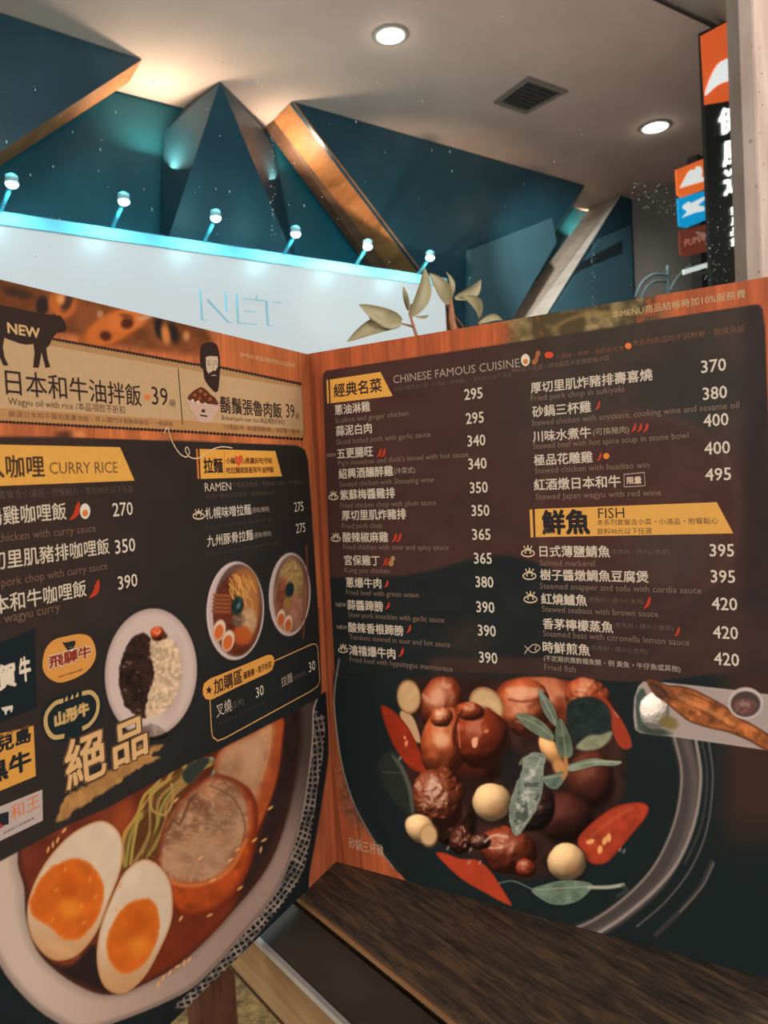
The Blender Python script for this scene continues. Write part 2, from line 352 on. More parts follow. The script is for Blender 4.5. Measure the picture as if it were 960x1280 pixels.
    cv.stroke([(200, 975), (188, 990), (190, 1012), (206, 1018), (216, 1000), (214, 980)], 3, (158, 126, 66), 0.8)
    cv.stroke([(254, 955), (264, 948), (270, 957), (264, 972)], 4, (122, 128, 104), 1); cv.poly([(228, 965), (250, 948), (262, 950), (250, 966), (235, 980)], (46, 50, 44), 2)
    # second slice of pork, behind
    cv.poly([(280, 934), (316, 916), (353, 896), (353, 930), (348, 968), (338, 1002), (322, 1040), (314, 1050), (316, 1000), (296, 978), (272, 968), (268, 950)], (154, 70, 34), 2.5, var=0.2, sc=14, seed=6, edge=(120, 44, 22), ew=3)
    cv.poly([(280, 936), (316, 918), (340, 905), (338, 940), (326, 980), (318, 1000), (296, 978), (272, 968)], (172, 122, 86), 7, var=0.2, sc=16, seed=7)
    cv.poly([(300, 935), (322, 922), (328, 950), (314, 975)], (186, 138, 100), 6, alpha=0.7)
    cv.stroke([(338, 908), (336, 940), (326, 975)], 2, (206, 140, 86), 1.5, 0.6)
    # front slice of pork
    rim = [(267, 969), (292, 974), (314, 990), (322, 1020), (318, 1060), (308, 1095), (284, 1128), (250, 1145), (222, 1140), (205, 1112), (199, 1066), (206, 1030), (220, 1006), (240, 985)]
    cv.poly(rim, (60, 22, 12), 4, alpha=0.6); cv.poly(rim, (156, 64, 26), 2.5, var=0.26, sc=14, seed=8, edge=(112, 40, 22), ew=10)
    face = [(266, 972), (290, 978), (306, 996), (312, 1024), (304, 1052), (286, 1084), (258, 1102), (226, 1104), (206, 1094), (201, 1066), (208, 1032), (222, 1008), (242, 988)]
    cv.poly(face, (150, 102, 70), 7, var=0.34, sc=22, seed=9, rough=3)
    i = cv.sub(195, 965, 320, 1110); d, _ = cv.dist(i, curve(face), True); n = fbm(cv.X[i] + 20 * fbm(cv.X[i], cv.Y[i], 30, 2), cv.Y[i] * 1.4, 30, 41, 4); n2 = fbm(cv.X[i], cv.Y[i] * 2, 7, 43, 3)
    cv.mix(i, (184, 142, 106), sstep(0.10, 0.0, np.abs(n - 0.5)) * 0.5 * (d > 2)); cv.mix(i, (108, 64, 46), sstep(0.58, 0.75, n) * 0.6 * (d > 3)); cv.mix(i, (196, 156, 122), sstep(0.6, 0.8, n2) * 0.4 * (d > 3)); cv.mix(i, (112, 70, 50), sstep(0.42, 0.25, n2) * 0.35 * (d > 3))
    cv.poly([(206, 1062), (240, 1048), (280, 1040), (300, 1020), (300, 1050), (270, 1090), (230, 1096), (208, 1088)], (178, 132, 98), 7, alpha=0.55)
    cv.stroke([(208, 1040), (216, 1026), (224, 1030), (232, 1014), (238, 1000), (246, 992)], 3, (84, 48, 36), 2, 0.75); cv.stroke([(262, 982), (284, 992), (298, 1008), (306, 1030), (304, 1050)], 2.2, (104, 64, 48), 1.6, 0.7); cv.stroke([(230, 1034), (252, 1030), (276, 1034)], 3, (120, 76, 56), 3, 0.5)
    cv.stroke([(205, 1095), (222, 1106), (256, 1105), (288, 1086), (308, 1050)], 4, (214, 116, 56), 2.5, 0.7)
    rs = random.Random(5)
    for px, py in ((220, 1000), (250, 1073), (297, 1062), (288, 1075), (318, 1050), (266, 1100), (212, 1136), (226, 1148), (262, 1144), (236, 1200), (222, 1208), (230, 1204), (204, 1222), (198, 1230), (212, 1216), (80, 1038), (66, 1056), (60, 1062), (72, 1050), (330, 1050), (338, 1010), (326, 1062), (300, 1110)):
        cv.ell(px, py, 1.5, 4.2, rs.uniform(0, 70), (216, 152, 86), 0.8, 0.9)
    cv.egg([(129, 1026), (147, 1038), (154, 1060), (150, 1090), (137, 1125), (121, 1165), (96, 1194), (67, 1200), (44, 1180), (34, 1150), (37, 1119), (54, 1082), (80, 1050), (106, 1032)],
           [(71, 1080), (98, 1073), (120, 1088), (130, 1115), (122, 1146), (102, 1172), (80, 1174), (62, 1158), (42, 1146), (37, 1127), (50, 1100), (60, 1088)], seed=11)
    cv.egg([(179, 1074), (200, 1083), (214, 1107), (215, 1148), (200, 1187), (179, 1223), (154, 1242), (131, 1234), (121, 1204), (124, 1165), (137, 1127), (156, 1090)],
           [(183, 1123), (196, 1134), (199, 1160), (192, 1186), (176, 1209), (154, 1217), (138, 1204), (133, 1178), (143, 1150), (160, 1130)], seed=15)
    cv.ell(165, 1095, 14, 8, -40, (206, 180, 152), 6, 0.6); cv.ell(75, 1186, 18, 6, 20, (200, 150, 108), 5, 0.6)
    rs = random.Random(8)
    for k in range(14): cv.ell(rs.uniform(60, 150), rs.uniform(1085, 1190), 1.2, 3.2, rs.uniform(0, 60), (214, 134, 60), 0.8, 0.7)
    # dark panel over the wood
    panel = [(-80, 541), (0, 545), (240, 551), (372, 557), (381, 562), (385, 575), (389, 629), (398, 765), (402, 862), (399, 872), (353, 897), (280, 934), (230, 957), (135, 1010), (83, 1032), (0, 1077), (-80, 1122)]
    P = np.array(panel, float); i = cv.sub(-300, 530, 410, 1130); d, _ = cv.dist(i, P, True); x, y = cv.X[i], cv.Y[i]
    t = np.clip((x - 60) / 260, 0, 1)[:, None] * 0.6 + np.clip((y - 650) / 300, 0, 1)[:, None] * 0.4
    c = np.array((56, 41, 35.0)) * (1 - t) + np.array((29, 33, 32.0)) * t; c = c * (1 + 0.12 * (fbm(x, y, 40, 21)[:, None] - 0.5))
    cv.mix(i, c, sstep(-0.8, 0.8, d))
    # curry plate
    cv.ell(189, 842, 58, 82, 4, (20, 22, 22), 6, 0.5)
    cv.ell(188.5, 841, 57.5, 80.5, 4, (188, 162, 147), 1.0, edge=(168, 142, 128), inner=0.88); cv.ell(189, 845, 41, 60, 6, (192, 166, 150), 5)
    cv.ell(212, 848, 16, 46, 5, (150, 122, 108), 6, 0.5)
    cv.poly([(180, 791), (168, 796), (156, 812), (149, 835), (149, 858), (156, 881), (168, 894), (178, 897), (186, 890), (190, 860), (196, 830), (192, 806)], (46, 30, 24), 1.5, var=0.5, sc=7, seed=22, rough=2)
    i = cv.sub(148, 790, 196, 898); n = fbm(cv.X[i], cv.Y[i], 6, 55, 2); d, _ = cv.dist(i, curve([(180, 791), (156, 812), (149, 850), (156, 881), (178, 897), (190, 860), (194, 820)]), True)
    cv.mix(i, (104, 72, 58), sstep(0.66, 0.78, n) * 0.8 * (d > 3))
    cv.poly([(190, 794), (206, 792), (220, 806), (226, 826), (226, 850), (218, 874), (204, 890), (190, 897), (182, 894), (185, 870), (192, 845), (188, 815)], (190, 158, 124), 1.5, var=0.28, sc=4, seed=23, rough=2.5)
    cv.blob(197, 792, 9, 9, 0, (178, 66, 30), 3, 0.6, 5, 0.4, soft=1.5); cv.ell(205, 795, 4, 4, 0, (74, 44, 30), 2)
    # the two small bowls
    def bowl(cx, cy, rx, ry, rot, hw, soup, nd, seed):
        cv.ell(cx, cy, rx, ry, rot, (178, 152, 142), 0.9, edge=(198, 172, 160), inner=0.9)
        cv.ell(cx + hw, cy - 1, rx - 1.5 - hw * 1.1, ry - 4, rot, (92, 66, 58), 1.2); cv.ell(cx + hw - 1, cy + 4, rx - 3 - hw * 1.1, ry - 9, rot, soup, 2, var=0.2, sc=8, seed=seed)
    bowl(294, 763.5, 36, 61.5, 2, 3.2, (92, 42, 27), None, 1)
    cv.ell(305, 730, 17, 20, 0, (150, 92, 44), 4, 0.9); cv.ell(310, 762, 14, 40, 4, (168, 104, 56), 4, 0.9)
    rs = random.Random(3)
    for k in range(30):
        x = rs.uniform(289, 318); y = rs.uniform(722, 752); cv.stroke([(x - 3, y - 5), (x + rs.uniform(-3, 3), y), (x + 2, y + 8)], 1.5, (198 + rs.randint(-20, 15), 142, 72), 0.6, 0.8)
    for k in range(5): cv.stroke([(268 - k * 0.5, 758 + k * 5 - 14), (287, 757 + k * 5 - 12)], 3.6, (136 - 8 * (k % 2), 72, 40), 0.8)
    cv.ell(309, 778, 11, 18, 10, (182, 138, 98), 3, var=0.15, sc=5); cv.ell(302, 794, 12, 12, 0, (172, 76, 32), 3, 0.9); cv.ell(298, 775, 8, 9, 0, (112, 84, 60), 3, var=0.4, sc=3)
    cv.ell(297, 757, 7.5, 12, 10, (34, 46, 44), 1.5, var=0.5, sc=4); cv.ell(298, 757, 2, 4, 20, (96, 118, 106), 1, 0.8)
    for ex, ey in ((274, 788), (285, 801)):
        cv.ell(ex, ey, 8, 14, 12, (208, 178, 152), 0.8, edge=(176, 138, 110)); cv.ell(ex - 0.5, ey + 2, 5.6, 9.5, 12, (190, 92, 42), 1.2)
    bowl(362, 743, 26, 52, 2, 2.0, (132, 94, 66), None, 9)
    cv.ell(364, 722, 14, 24, 0, (158, 124, 72), 4, 0.9, var=0.3, sc=3); cv.ell(352, 745, 7, 22, 5, (112, 56, 38), 3, 0.9, var=0.3, sc=4)
    cv.ell(370, 762, 9, 20, 0, (148, 96, 74), 3, 0.9, var=0.2, sc=5); cv.ell(359, 754, 5, 8, 0, (140, 98, 52), 2)
    cv.ell(362, 737, 5.5, 9.5, 8, (32, 44, 44), 1.2, var=0.4, sc=3)
    for ex, ey in ((351, 773), (360, 780)):
        cv.ell(ex, ey, 5.5, 12, 8, (198, 168, 142), 0.8, edge=(168, 132, 104)); cv.ell(ex, ey + 2, 4, 8, 8, (172, 84, 44), 1.0)
    cv.stroke([(383, 682), (384, 730), (379, 797)], 1.6, (122, 62, 42), 0.6, 0.9); cv.stroke([(380, 700), (380, 750), (376, 792)], 1.0, (92, 48, 34), 0.6, 0.8)
    # gold brush stroke behind the two big characters
    cv.poly([(70, 1027), (76, 1008), (82, 996), (108, 982), (140, 960), (165, 940), (185, 926), (182, 934), (203, 932), (190, 944), (199, 947), (170, 962), (140, 985), (112, 1002), (92, 1014), (84, 1024)], (160, 112, 62), 2, rough=3, var=0.2, sc=10, seed=30)
    cv.ell(176, 918, 14, 9, -30, (96, 72, 60), 4, 0.6)
    return cv.C

def paint_right(X, Y):
    cv = Canvas(X, Y, (172, 84, 44)); al = np.arange(len(X))
    cv.C = wood(cv, al, (160, 80, 46), seed=13)
    t = np.clip((cv.Y - 500) / 500, 0, 1)[:, None] * np.clip((460 - cv.X) / 60, 0, 1)[:, None]; cv.C = cv.C * (1 - 0.12 * t)
    cv.stroke([(388, 443), (396, 595), (402, 700), (421, 1078)], 6, (92, 48, 34), 5, 0.5, False)
    for a, b in (((437, 434), (438, 458)), ((392, 470), (412, 900)), ((400, 470), (420, 960)), ((440, 930), (452, 1085)), ((416, 960), (430, 1085))): cv.stroke([a, b], 1.5, (90, 46, 30), 1.2, 0.6, False)
    cv.ell(441, 1010, 12, 30, -25, (112, 70, 50), 6, 0.8, var=0.4, sc=6); cv.ell(428, 975, 7, 22, -10, (120, 74, 50), 5, 0.6, var=0.4, sc=6)
    # blurred herbs along the head of the page
    i = cv.sub(600, 340, 860, 450); x, y = cv.X[i], cv.Y[i]; n = fbm(x, y, 16, 61, 4); hd = 402 - 0.167 * (x - 620)
    a = sstep(618, 655, x) * (1 - sstep(800, 850, x)) * sstep(0.30, 0.45, n + 0.25 * (1 - np.abs(x - 720) / 120)); c = np.array((72, 62, 40.0)) + np.array((84, 76, 52.0)) * np.clip((n - 0.4) * 2.6, 0, 1)[:, None]
    cv.mix(i, c, a * 0.95); cv.stroke([(690, 415), (705, 402), (740, 392), (800, 392)], 4, (140, 110, 62), 2.5, 0.7)
    # panel
    panel = [(403, 474), (404, 467), (408, 463), (416, 462), (520, 446), (680, 422), (940, 381), (950, 381), (954, 388), (957, 420), (966, 640), (970, 880), (700, 856), (540, 848), (430, 846), (418, 840), (411, 700), (406, 560)]
    P = np.array(panel, float); i = cv.sub(395, 370, 1100, 1300); d, _ = cv.dist(i, P, True); x, y = cv.X[i], cv.Y[i]
    c = np.tile(np.array((66, 42, 37.0)), (len(i), 1))
    def bl(col, a):
        nonlocal c; c = c * (1 - a[:, None]) + np.array(col, float) * a[:, None]
    bl((58, 50, 42), sstep(560, 700, x) * (1 - sstep(520, 600, y)) * 0.9 * (0.5 + 0.7 * fbm(x, y, 34, 71, 3)))
    bl((40, 38, 35), np.clip(1 - np.hypot((x - 860) / 80, (y - 480) / 60), 0, 1) ** 0.5 * 0.6)
    r = np.hypot((x - 800) / 128, (y - 640) / 125); bl((72, 42, 36), (1 - sstep(0.92, 1.02, r)) * 0.6); bl((84, 56, 46), (sstep(0.90, 0.97, r) * (1 - sstep(1.0, 1.06, r))) * 0.35); bl((64, 54, 48), (1 - sstep(0.2, 0.62, np.hypot((x - 835) / 128, (y - 690) / 100))) * 0.6)
    bl((42, 32, 31), sstep(915, 945, x) * 0.8)
    yb = 722 - 28 * np.exp(-((x - 622) / 78) ** 2) + 0.06 * np.clip(x - 660, 0, 400)           # dark pot behind the lower rows
    bl((31, 34, 33), sstep(-3, 3, y - yb) * (1 - sstep(660, 760, x) * 0.75)); bl((64, 42, 36), (1 - sstep(0.5, 1, np.hypot((x - 900) / 120, (y - 800) / 60))) * 0.7)
    bl((56, 44, 38), (1 - sstep(0.3, 1, np.hypot((x - 585) / 45, (y - 800) / 35))) * 0.5)
    bl((64, 42, 36), sstep(530, 545, x) * sstep(818, 826, y) * (1 - sstep(800, 860, x)) * 0.8)
    c = c * (1 + 0.18 * (fbm(x, y, 26, 73)[:, None] - 0.5)); cv.mix(i, c, sstep(-0.8, 0.8, d))
    # lower picture: black pot on the boards
    bot = [(421, 800), (417, 860), (420, 905), (428, 960), (444, 1010), (470, 1055), (500, 1092), (560, 1150), (700, 1240), (1000, 1330), (1060, 900), (960, 842), (800, 852), (700, 846), (640, 842), (540, 838), (470, 830)]
    i = cv.sub(400, 790, 1100, 1340); x, y = cv.X[i], cv.Y[i]; d, _ = cv.dist(i, curve(bot), True)
    c = np.tile(np.array((26, 33, 32.0)), (len(i), 1)) * (1 + 0.1 * (fbm(x, y, 40, 75)[:, None] - 0.5))
    a = sstep(880, 930, x) * (1 - sstep(1000, 1090, y)); c = c * (1 - a[:, None]) + np.array((58, 38, 31.0)) * a[:, None]
    cv.mix(i, c, sstep(-1.5, 1.5, d) * sstep(832, 850, y + 0.0 * x))
    cv.stroke([(424, 824), (418, 868), (420, 905), (428, 958), (444, 1008), (470, 1054), (492, 1085)], 1.5, (150, 138, 126), 0.8, 0.85)
    cv.stroke([(446, 1006), (472, 1052), (500, 1090)], 4, (40, 38, 38), 2, 0.8)
    # what is in the pot
    cv.poly([(500, 858), (560, 846), (640, 850), (740, 858), (775, 900), (780, 990), (740, 1060), (660, 1100), (590, 1070), (530, 1040), (505, 980), (520, 920)], (56, 31, 25), 9, alpha=0.9, var=0.5, sc=22, seed=90)
    B = cv.blob; R = (128, 50, 26)
    B(690, 884, 70, 38, 8, (140, 58, 30), 101, 0.45, 26, 0.4, 10); B(655, 884, 34, 36, 0, (166, 74, 40), 102, 0.5, 20, 0.8, 7, hi=(236, 178, 142)); cv.poly([(632, 862), (650, 858), (678, 862), (672, 870), (645, 872)], (226, 158, 118), 3, alpha=0.8); cv.poly([(640, 886), (652, 878), (660, 888), (650, 896)], (216, 146, 106), 3, alpha=0.7); cv.stroke([(636, 874), (655, 877), (680, 872)], 2.5, (96, 36, 22), 2, 0.7); cv.stroke([(646, 902), (664, 906), (676, 918)], 3, (206, 132, 92), 2, 0.6)
    B(735, 872, 30, 24, 20, (156, 70, 38), 103, 0.7, 10, 0.5)
    B(738, 975, 30, 36, 0, (84, 38, 26), 104, 0.35, 24, 0.1, soft=5); B(706, 1022, 38, 32, 0, (72, 33, 25), 105, 0.35, 26, 0.08, soft=6); B(668, 1010, 26, 30, 0, (50, 30, 26), 106)
    B(552, 880, 27, 36, 10, (132, 54, 28), 107, 0.4, 17, 0.7, 9); cv.poly([(540, 868), (549, 862), (552, 872), (545, 880)], (214, 146, 112), 2, alpha=.8); cv.ell(560, 858, 5, 3, -30, (204, 140, 108), 1.5, 0.7)
    cv.poly([(500, 890), (516, 896), (526, 925), (522, 928), (508, 920)], (184, 142, 102), 1.5)
    cv.ell(511, 871, 15, 21.5, -5, (190, 150, 104), 1.2, edge=(142, 98, 60), var=0.06, sc=8)
    cv.poly([(476, 883), (487, 885), (498, 894), (512, 912), (524, 936), (536, 958), (530, 966), (516, 962), (503, 950), (492, 932), (482, 908)], (142, 44, 22), 1.2, var=0.15, sc=10, edge=(120, 34, 20), ew=4)
    cv.ell(508, 929, 2, 4, 10, (220, 130, 84), 1); cv.ell(506, 922, 1.5, 2, 0, (226, 140, 96), 1)
    cv.ell(608, 882, 20, 25, -35, (196, 158, 112), 1.2, edge=(150, 104, 66), var=0.08, sc=10)
    B(596, 935, 42, 52, 0, (104, 40, 22), 108, 0.25, 26, 0.25, 14, soft=4); B(556, 930, 31, 46, 5, (158, 68, 33), 109, 0.25, 18, 0.7, 9, hi=(232, 170, 122))
    B(600, 922, 34, 38, 0, (128, 46, 24), 110, 0.3, 16, 0.35, 18); B(552, 896, 14, 13, 0, (164, 74, 38), 111, 0.2, 8, 0.85, 9); B(587, 889, 18, 12, 5, (146, 60, 30), 112, 0.3, 8, 0.6, 12)
    cv.stroke([(578, 888), (570, 905), (569, 925), (573, 936), (568, 950)], 2.5, (58, 24, 16), 1.5, 0.85); cv.stroke([(573, 905), (574, 920), (575, 934)], 2, (206, 128, 84), 1, 0.6)
    cv.poly([(590, 924), (597, 922), (596, 933), (591, 934)], (226, 158, 116), 1.2); cv.ell(608, 914, 3, 2, -30, (200, 120, 80), 1); cv.ell(552, 925, 9, 8, 10, (226, 170, 130), 4, 0.7)
    cv.ell(590, 985, 34, 14, 0, (44, 26, 22), 8, 0.8); cv.ell(640, 960, 16, 26, 0, (30, 28, 27), 6, 0.9)
    cv.blob(566, 1028, 30, 30, 30, (60, 32, 24), 113, 0.6, 9, 0.3, 14, soft=4); B(547, 1000, 33, 40, -12, (118, 52, 28), 114, 0.8, 9, 0.8, 9, hi=(222, 184, 158), wob=.25); B(576, 1050, 14, 18, 10, (78, 36, 24), 115, 1.2, 6, 0.5)
    i = cv.sub(470, 935, 530, 1025)
    cv.poly([(474, 950), (494, 938), (506, 960), (516, 1000), (520, 1024), (506, 1014), (488, 996), (476, 972)], (38, 42, 36), 2); cv.stroke([(490, 944), (502, 960), (512, 985), (516, 1015)], 5, (98, 96, 80), 2, 0.7, taper=True); cv.stroke([(478, 965), (500, 966)], 2, (70, 72, 62), 1.5, 0.7)
    def garlic(cx, cy, rx, ry, rot, col=(198, 156, 108), seed=0):
        cv.ell(cx + 2, cy + 3, rx + 2, ry + 2, rot, (30, 20, 18), 4, 0.6); cv.blob(cx, cy, rx, ry, rot, tuple(c * 1.04 for c in col), seed + 200, 0.10, 9, 0.12, 6, amb=0.42, wob=0.10, hi=(226, 196, 154), soft=1.2); cv.ell(cx + rx * 0.3, cy + ry * 0.35, rx * 0.4, ry * 0.35, rot, (164, 104, 60), 5, 0.35)
    garlic(614, 1003, 24, 24, 0, seed=1); garlic(525, 1036, 17, 20, -50, seed=2); cv.ell(536, 1044, 11, 14, 0, (198, 156, 108), 3, edge=(170, 118, 74))
    B(634, 1062, 34, 29, 10, (126, 50, 28), 116, 0.5, 14, 0.6, 10, wob=.3); B(657, 1085, 13, 12, 0, (132, 48, 28), 117, 0.5, 8, 0.6); B(600, 1052, 14, 10, 0, (70, 34, 26), 118)
    cv.stroke([(606, 1052), (618, 1044), (634, 1046)], 3, (226, 186, 156), 1.2, 0.7); cv.stroke([(612, 1060), (626, 1060)], 2, (230, 190, 160), 1, 0.6)
    cv.poly([(545, 1067), (556, 1066), (575, 1073), (594, 1074), (606, 1081), (618, 1095), (630, 1114), (640, 1131), (628, 1128), (606, 1116), (580, 1101), (560, 1084)], (168, 58, 32), 1.2, var=0.08, sc=14, edge=(146, 46, 26), ew=3)
    # pepper slices, seeds, garlic on the right
    cv.poly([(762, 887), (770, 890), (779, 903), (788, 922), (789, 934), (779, 936), (770, 926), (764, 906)], (150, 54, 33), 1.2); cv.stroke([(749, 874), (760, 880), (772, 896)], 2, (190, 160, 140), 1, 0.5)
    cv.stroke([(742, 868), (756, 876), (764, 888)], 6, (150, 54, 32), 2.5)
    cv.poly([(722, 1051), (730, 1038), (744, 1025), (762, 1012), (780, 1005), (802, 1003), (811, 1010), (806, 1023), (797, 1034), (784, 1050), (772, 1064), (758, 1078), (742, 1080), (728, 1070)], (160, 56, 33), 1.3, var=0.2, sc=12, edge=(150, 46, 26), ew=4)
    cv.stroke([(740, 1045), (765, 1025), (790, 1010)], 4, (200, 92, 58), 3, 0.5)
    for sx, sy, q in ((756, 1051, -40), (750, 1062, -50), (738, 1052, 10), (761, 1047, -60)): cv.ell(sx, sy, 3, 5.5, q + 60, (228, 156, 92), 1)
    garlic(708, 1077, 24, 23, 0, seed=4); garlic(690, 940, 11, 24, -35, (196, 140, 88), 5); cv.ell(700, 960, 8, 12, -30, (190, 130, 78), 3)
    # basil
    def leaf(pts, col, vein, rough=0.0, seed=0, mid=None):
        cv.poly(pts, (24, 24, 22), 3, alpha=0.6); cv.poly(pts, col, 1.0, var=0.28, sc=9, seed=seed, rough=rough, edge=tuple(c * 1.12 for c in col), ew=2)
        if mid: cv.stroke(mid, 1.6, vein, 1.0, 0.8)
    leaf([(708, 893), (712, 878), (726, 872), (745, 872), (760, 884), (764, 904), (756, 922), (740, 932), (722, 932), (712, 916)], (34, 42, 38), (60, 68, 60), seed=1)
    cv.poly([(720, 934), (735, 920), (752, 918), (765, 914), (762, 925), (750, 935), (732, 938)], (128, 128, 98), 2, var=0.2)
    leaf([(673, 862), (684, 872), (694, 888), (697, 908), (688, 902), (678, 886)], (104, 112, 94), (150, 152, 130), mid=[(674, 864), (685, 884), (696, 908)], seed=2)
    leaf([(645, 894), (660, 893), (678, 902), (692, 918), (690, 926), (674, 920), (656, 908)], (98, 104, 84), (140, 142, 116), mid=[(646, 895), (668, 904), (690, 920)], seed=3)
    leaf([(700, 898), (706, 905), (714, 925), (716, 942), (708, 948), (698, 940), (694, 922), (695, 908)], (86, 96, 76), (130, 132, 104), mid=[(701, 900), (705, 925), (707, 945)], seed=4)
    leaf([(655, 948), (668, 940), (682, 944), (680, 960), (678, 985), (672, 1008), (660, 1028), (646, 1045), (638, 1032), (637, 1010), (643, 985), (652, 965)], (122, 126, 110), (170, 168, 150), 1.5, 5, [(676, 948), (660, 985), (646, 1040)])
    i = cv.sub(634, 960, 682, 1046); d, _ = cv.dist(i, curve([(660, 960), (678, 975), (672, 1006), (646, 1040), (640, 1010)]), True); n = fbm(cv.X[i], cv.Y[i], 9, 81, 3); cv.mix(i, (186, 180, 166), sstep(0.56, 0.66, n) * (d > 2) * 0.8); cv.mix(i, (66, 72, 62), sstep(0.40, 0.30, n) * (d > 2) * 0.8)
    cv.stroke([(650, 955), (655, 948), (668, 944), (680, 950)], 3, (140, 142, 122), 1.5, 0.8)
    leaf([(708, 958), (720, 953), (740, 948), (758, 950), (777, 952), (768, 957), (745, 957), (725, 962), (712, 964)], (118, 126, 102), (170, 168, 140), mid=[(709, 960), (740, 952), (776, 953)], seed=6)
    leaf([(677, 972), (690, 968), (708, 964), (706, 974), (696, 986), (686, 984), (680, 978)], (96, 108, 92), (150, 150, 124), seed=7, mid=[(678, 973), (706, 968)])
    cv.stroke([(707, 948), (708, 962), (704, 972)], 5, (176, 118, 66), 2)
    leaf([(664, 1113), (680, 1106), (700, 1101), (724, 1101), (741, 1106), (733, 1118), (720, 1127), (702, 1131), (684, 1128)], (100, 112, 92), (150, 150, 126), seed=8, mid=[(670, 1112), (704, 1110), (738, 1108)])
    cv.stroke([(736, 1109), (760, 1109), (779, 1106)], 4.5, (158, 156, 132), 1); cv.stroke([(624, 1104), (640, 1101), (656, 1107), (668, 1113)], 1.5, (110, 116, 104), 1, 0.9)
    cv.stroke([(779, 1108), (784, 1113), (772, 1120)], 4, (62, 62, 54), 2, 0.8)
    for sx, sy in ((500, 948), (530, 1010), (588, 1062), (655, 1030), (775, 1062), (780, 1064), (600, 1078), (586, 1078), (560, 1060)): cv.ell(sx, sy, 1.3, 3, 30, (170, 150, 134), 1, 0.7)
    # pot rim
    def rimline(pts, wd, col, a=0.9, soft=1.4): cv.stroke(pts, wd, col, soft, a)
    band = [(852, 924), (862, 965), (858, 1018), (843, 1062), (820, 1100), (786, 1132), (750, 1156), (715, 1172)]
    rimline(band, 24, (74, 63, 59), 0.9, 4); rimline([(p[0] + 6, p[1] + 4) for p in band], 8, (104, 91, 84), 0.7, 5)
    rimline([(843, 922), (852, 965), (847, 1014), (832, 1057), (811, 1092), (779, 1124), (744, 1149), (715, 1162)], 3.2, (138, 120, 110))
    rimline([(870, 926), (876, 972), (868, 1028), (847, 1078), (818, 1113), (779, 1146), (745, 1168)], 4.0, (150, 132, 121)); rimline([(862, 926), (868, 972), (860, 1028)], 3, (84, 72, 66), 0.8)
    rimline([(886, 928), (891, 972), (884, 1035), (864, 1085), (832, 1127), (796, 1158)], 1.8, (108, 98, 90)); rimline([(878, 928), (884, 972), (877, 1030), (856, 1080)], 2.2, (70, 62, 58), 0.9)
    rimline([(890, 1078), (876, 1108), (847, 1142), (820, 1168)], 6, (64, 58, 54), 0.8, 2.5); rimline([(892, 1079), (878, 1108), (850, 1140)], 1.8, (116, 106, 98))
    # whole fried fish on its long plate
    plate = [(804, 852), (798, 858), (793, 872), (792, 895), (794, 912), (800, 916), (850, 922), (1010, 945), (1010, 880), (960, 868), (914, 862), (868, 857), (830, 853)]
    cv.poly(plate, (158, 138, 128), 1.2, False, edge=(176, 156, 144), ew=3); cv.poly([(796, 870), (806, 862), (812, 905), (797, 908)], (66, 78, 68), 2, rough=2)
    cv.ell(818, 914, 20, 5, 8, (58, 66, 54), 2.5); cv.blob(818, 888, 19, 22, 0, (206, 190, 174), 9, 0.5, 5, 0.2, amb=0.5); cv.ell(836, 903, 12, 8, 20, (116, 96, 52), 3, 0.9)
    fish = [(808, 850), (820, 850), (834, 856), (850, 857), (868, 862), (888, 872), (906, 882), (922, 895), (942, 906), (965, 920), (1000, 940), (1000, 952), (958, 938), (938, 927), (912, 916), (886, 910), (862, 902), (846, 890), (832, 878), (818, 868)]
    cv.poly(fish, (158, 88, 46), 1.5, var=0.5, sc=9, seed=44, edge=(84, 46, 28), ew=4); cv.poly([(812, 851), (828, 858), (836, 872), (824, 872), (814, 860)], (78, 50, 36), 2, var=0.3)
    cv.stroke([(850, 872), (880, 885), (915, 905)], 5, (206, 138, 80), 3, 0.5); cv.stroke([(850, 863), (880, 874), (900, 884)], 2, (86, 50, 32), 1.5, 0.6); cv.stroke([(868, 884), (890, 896), (915, 910)], 2, (98, 54, 32), 1.5, 0.6)
    cv.ell(932, 879, 22, 20, 0, (184, 164, 152), 1.2); cv.ell(932, 880, 18.5, 16, 0, (70, 56, 52), 1.5); cv.ell(931, 883, 14, 10, 0, (112, 72, 62), 3, var=0.3, sc=4); cv.ell(930, 880, 7, 3, 0, (150, 128, 116), 2, 0.6)
    return cv.C

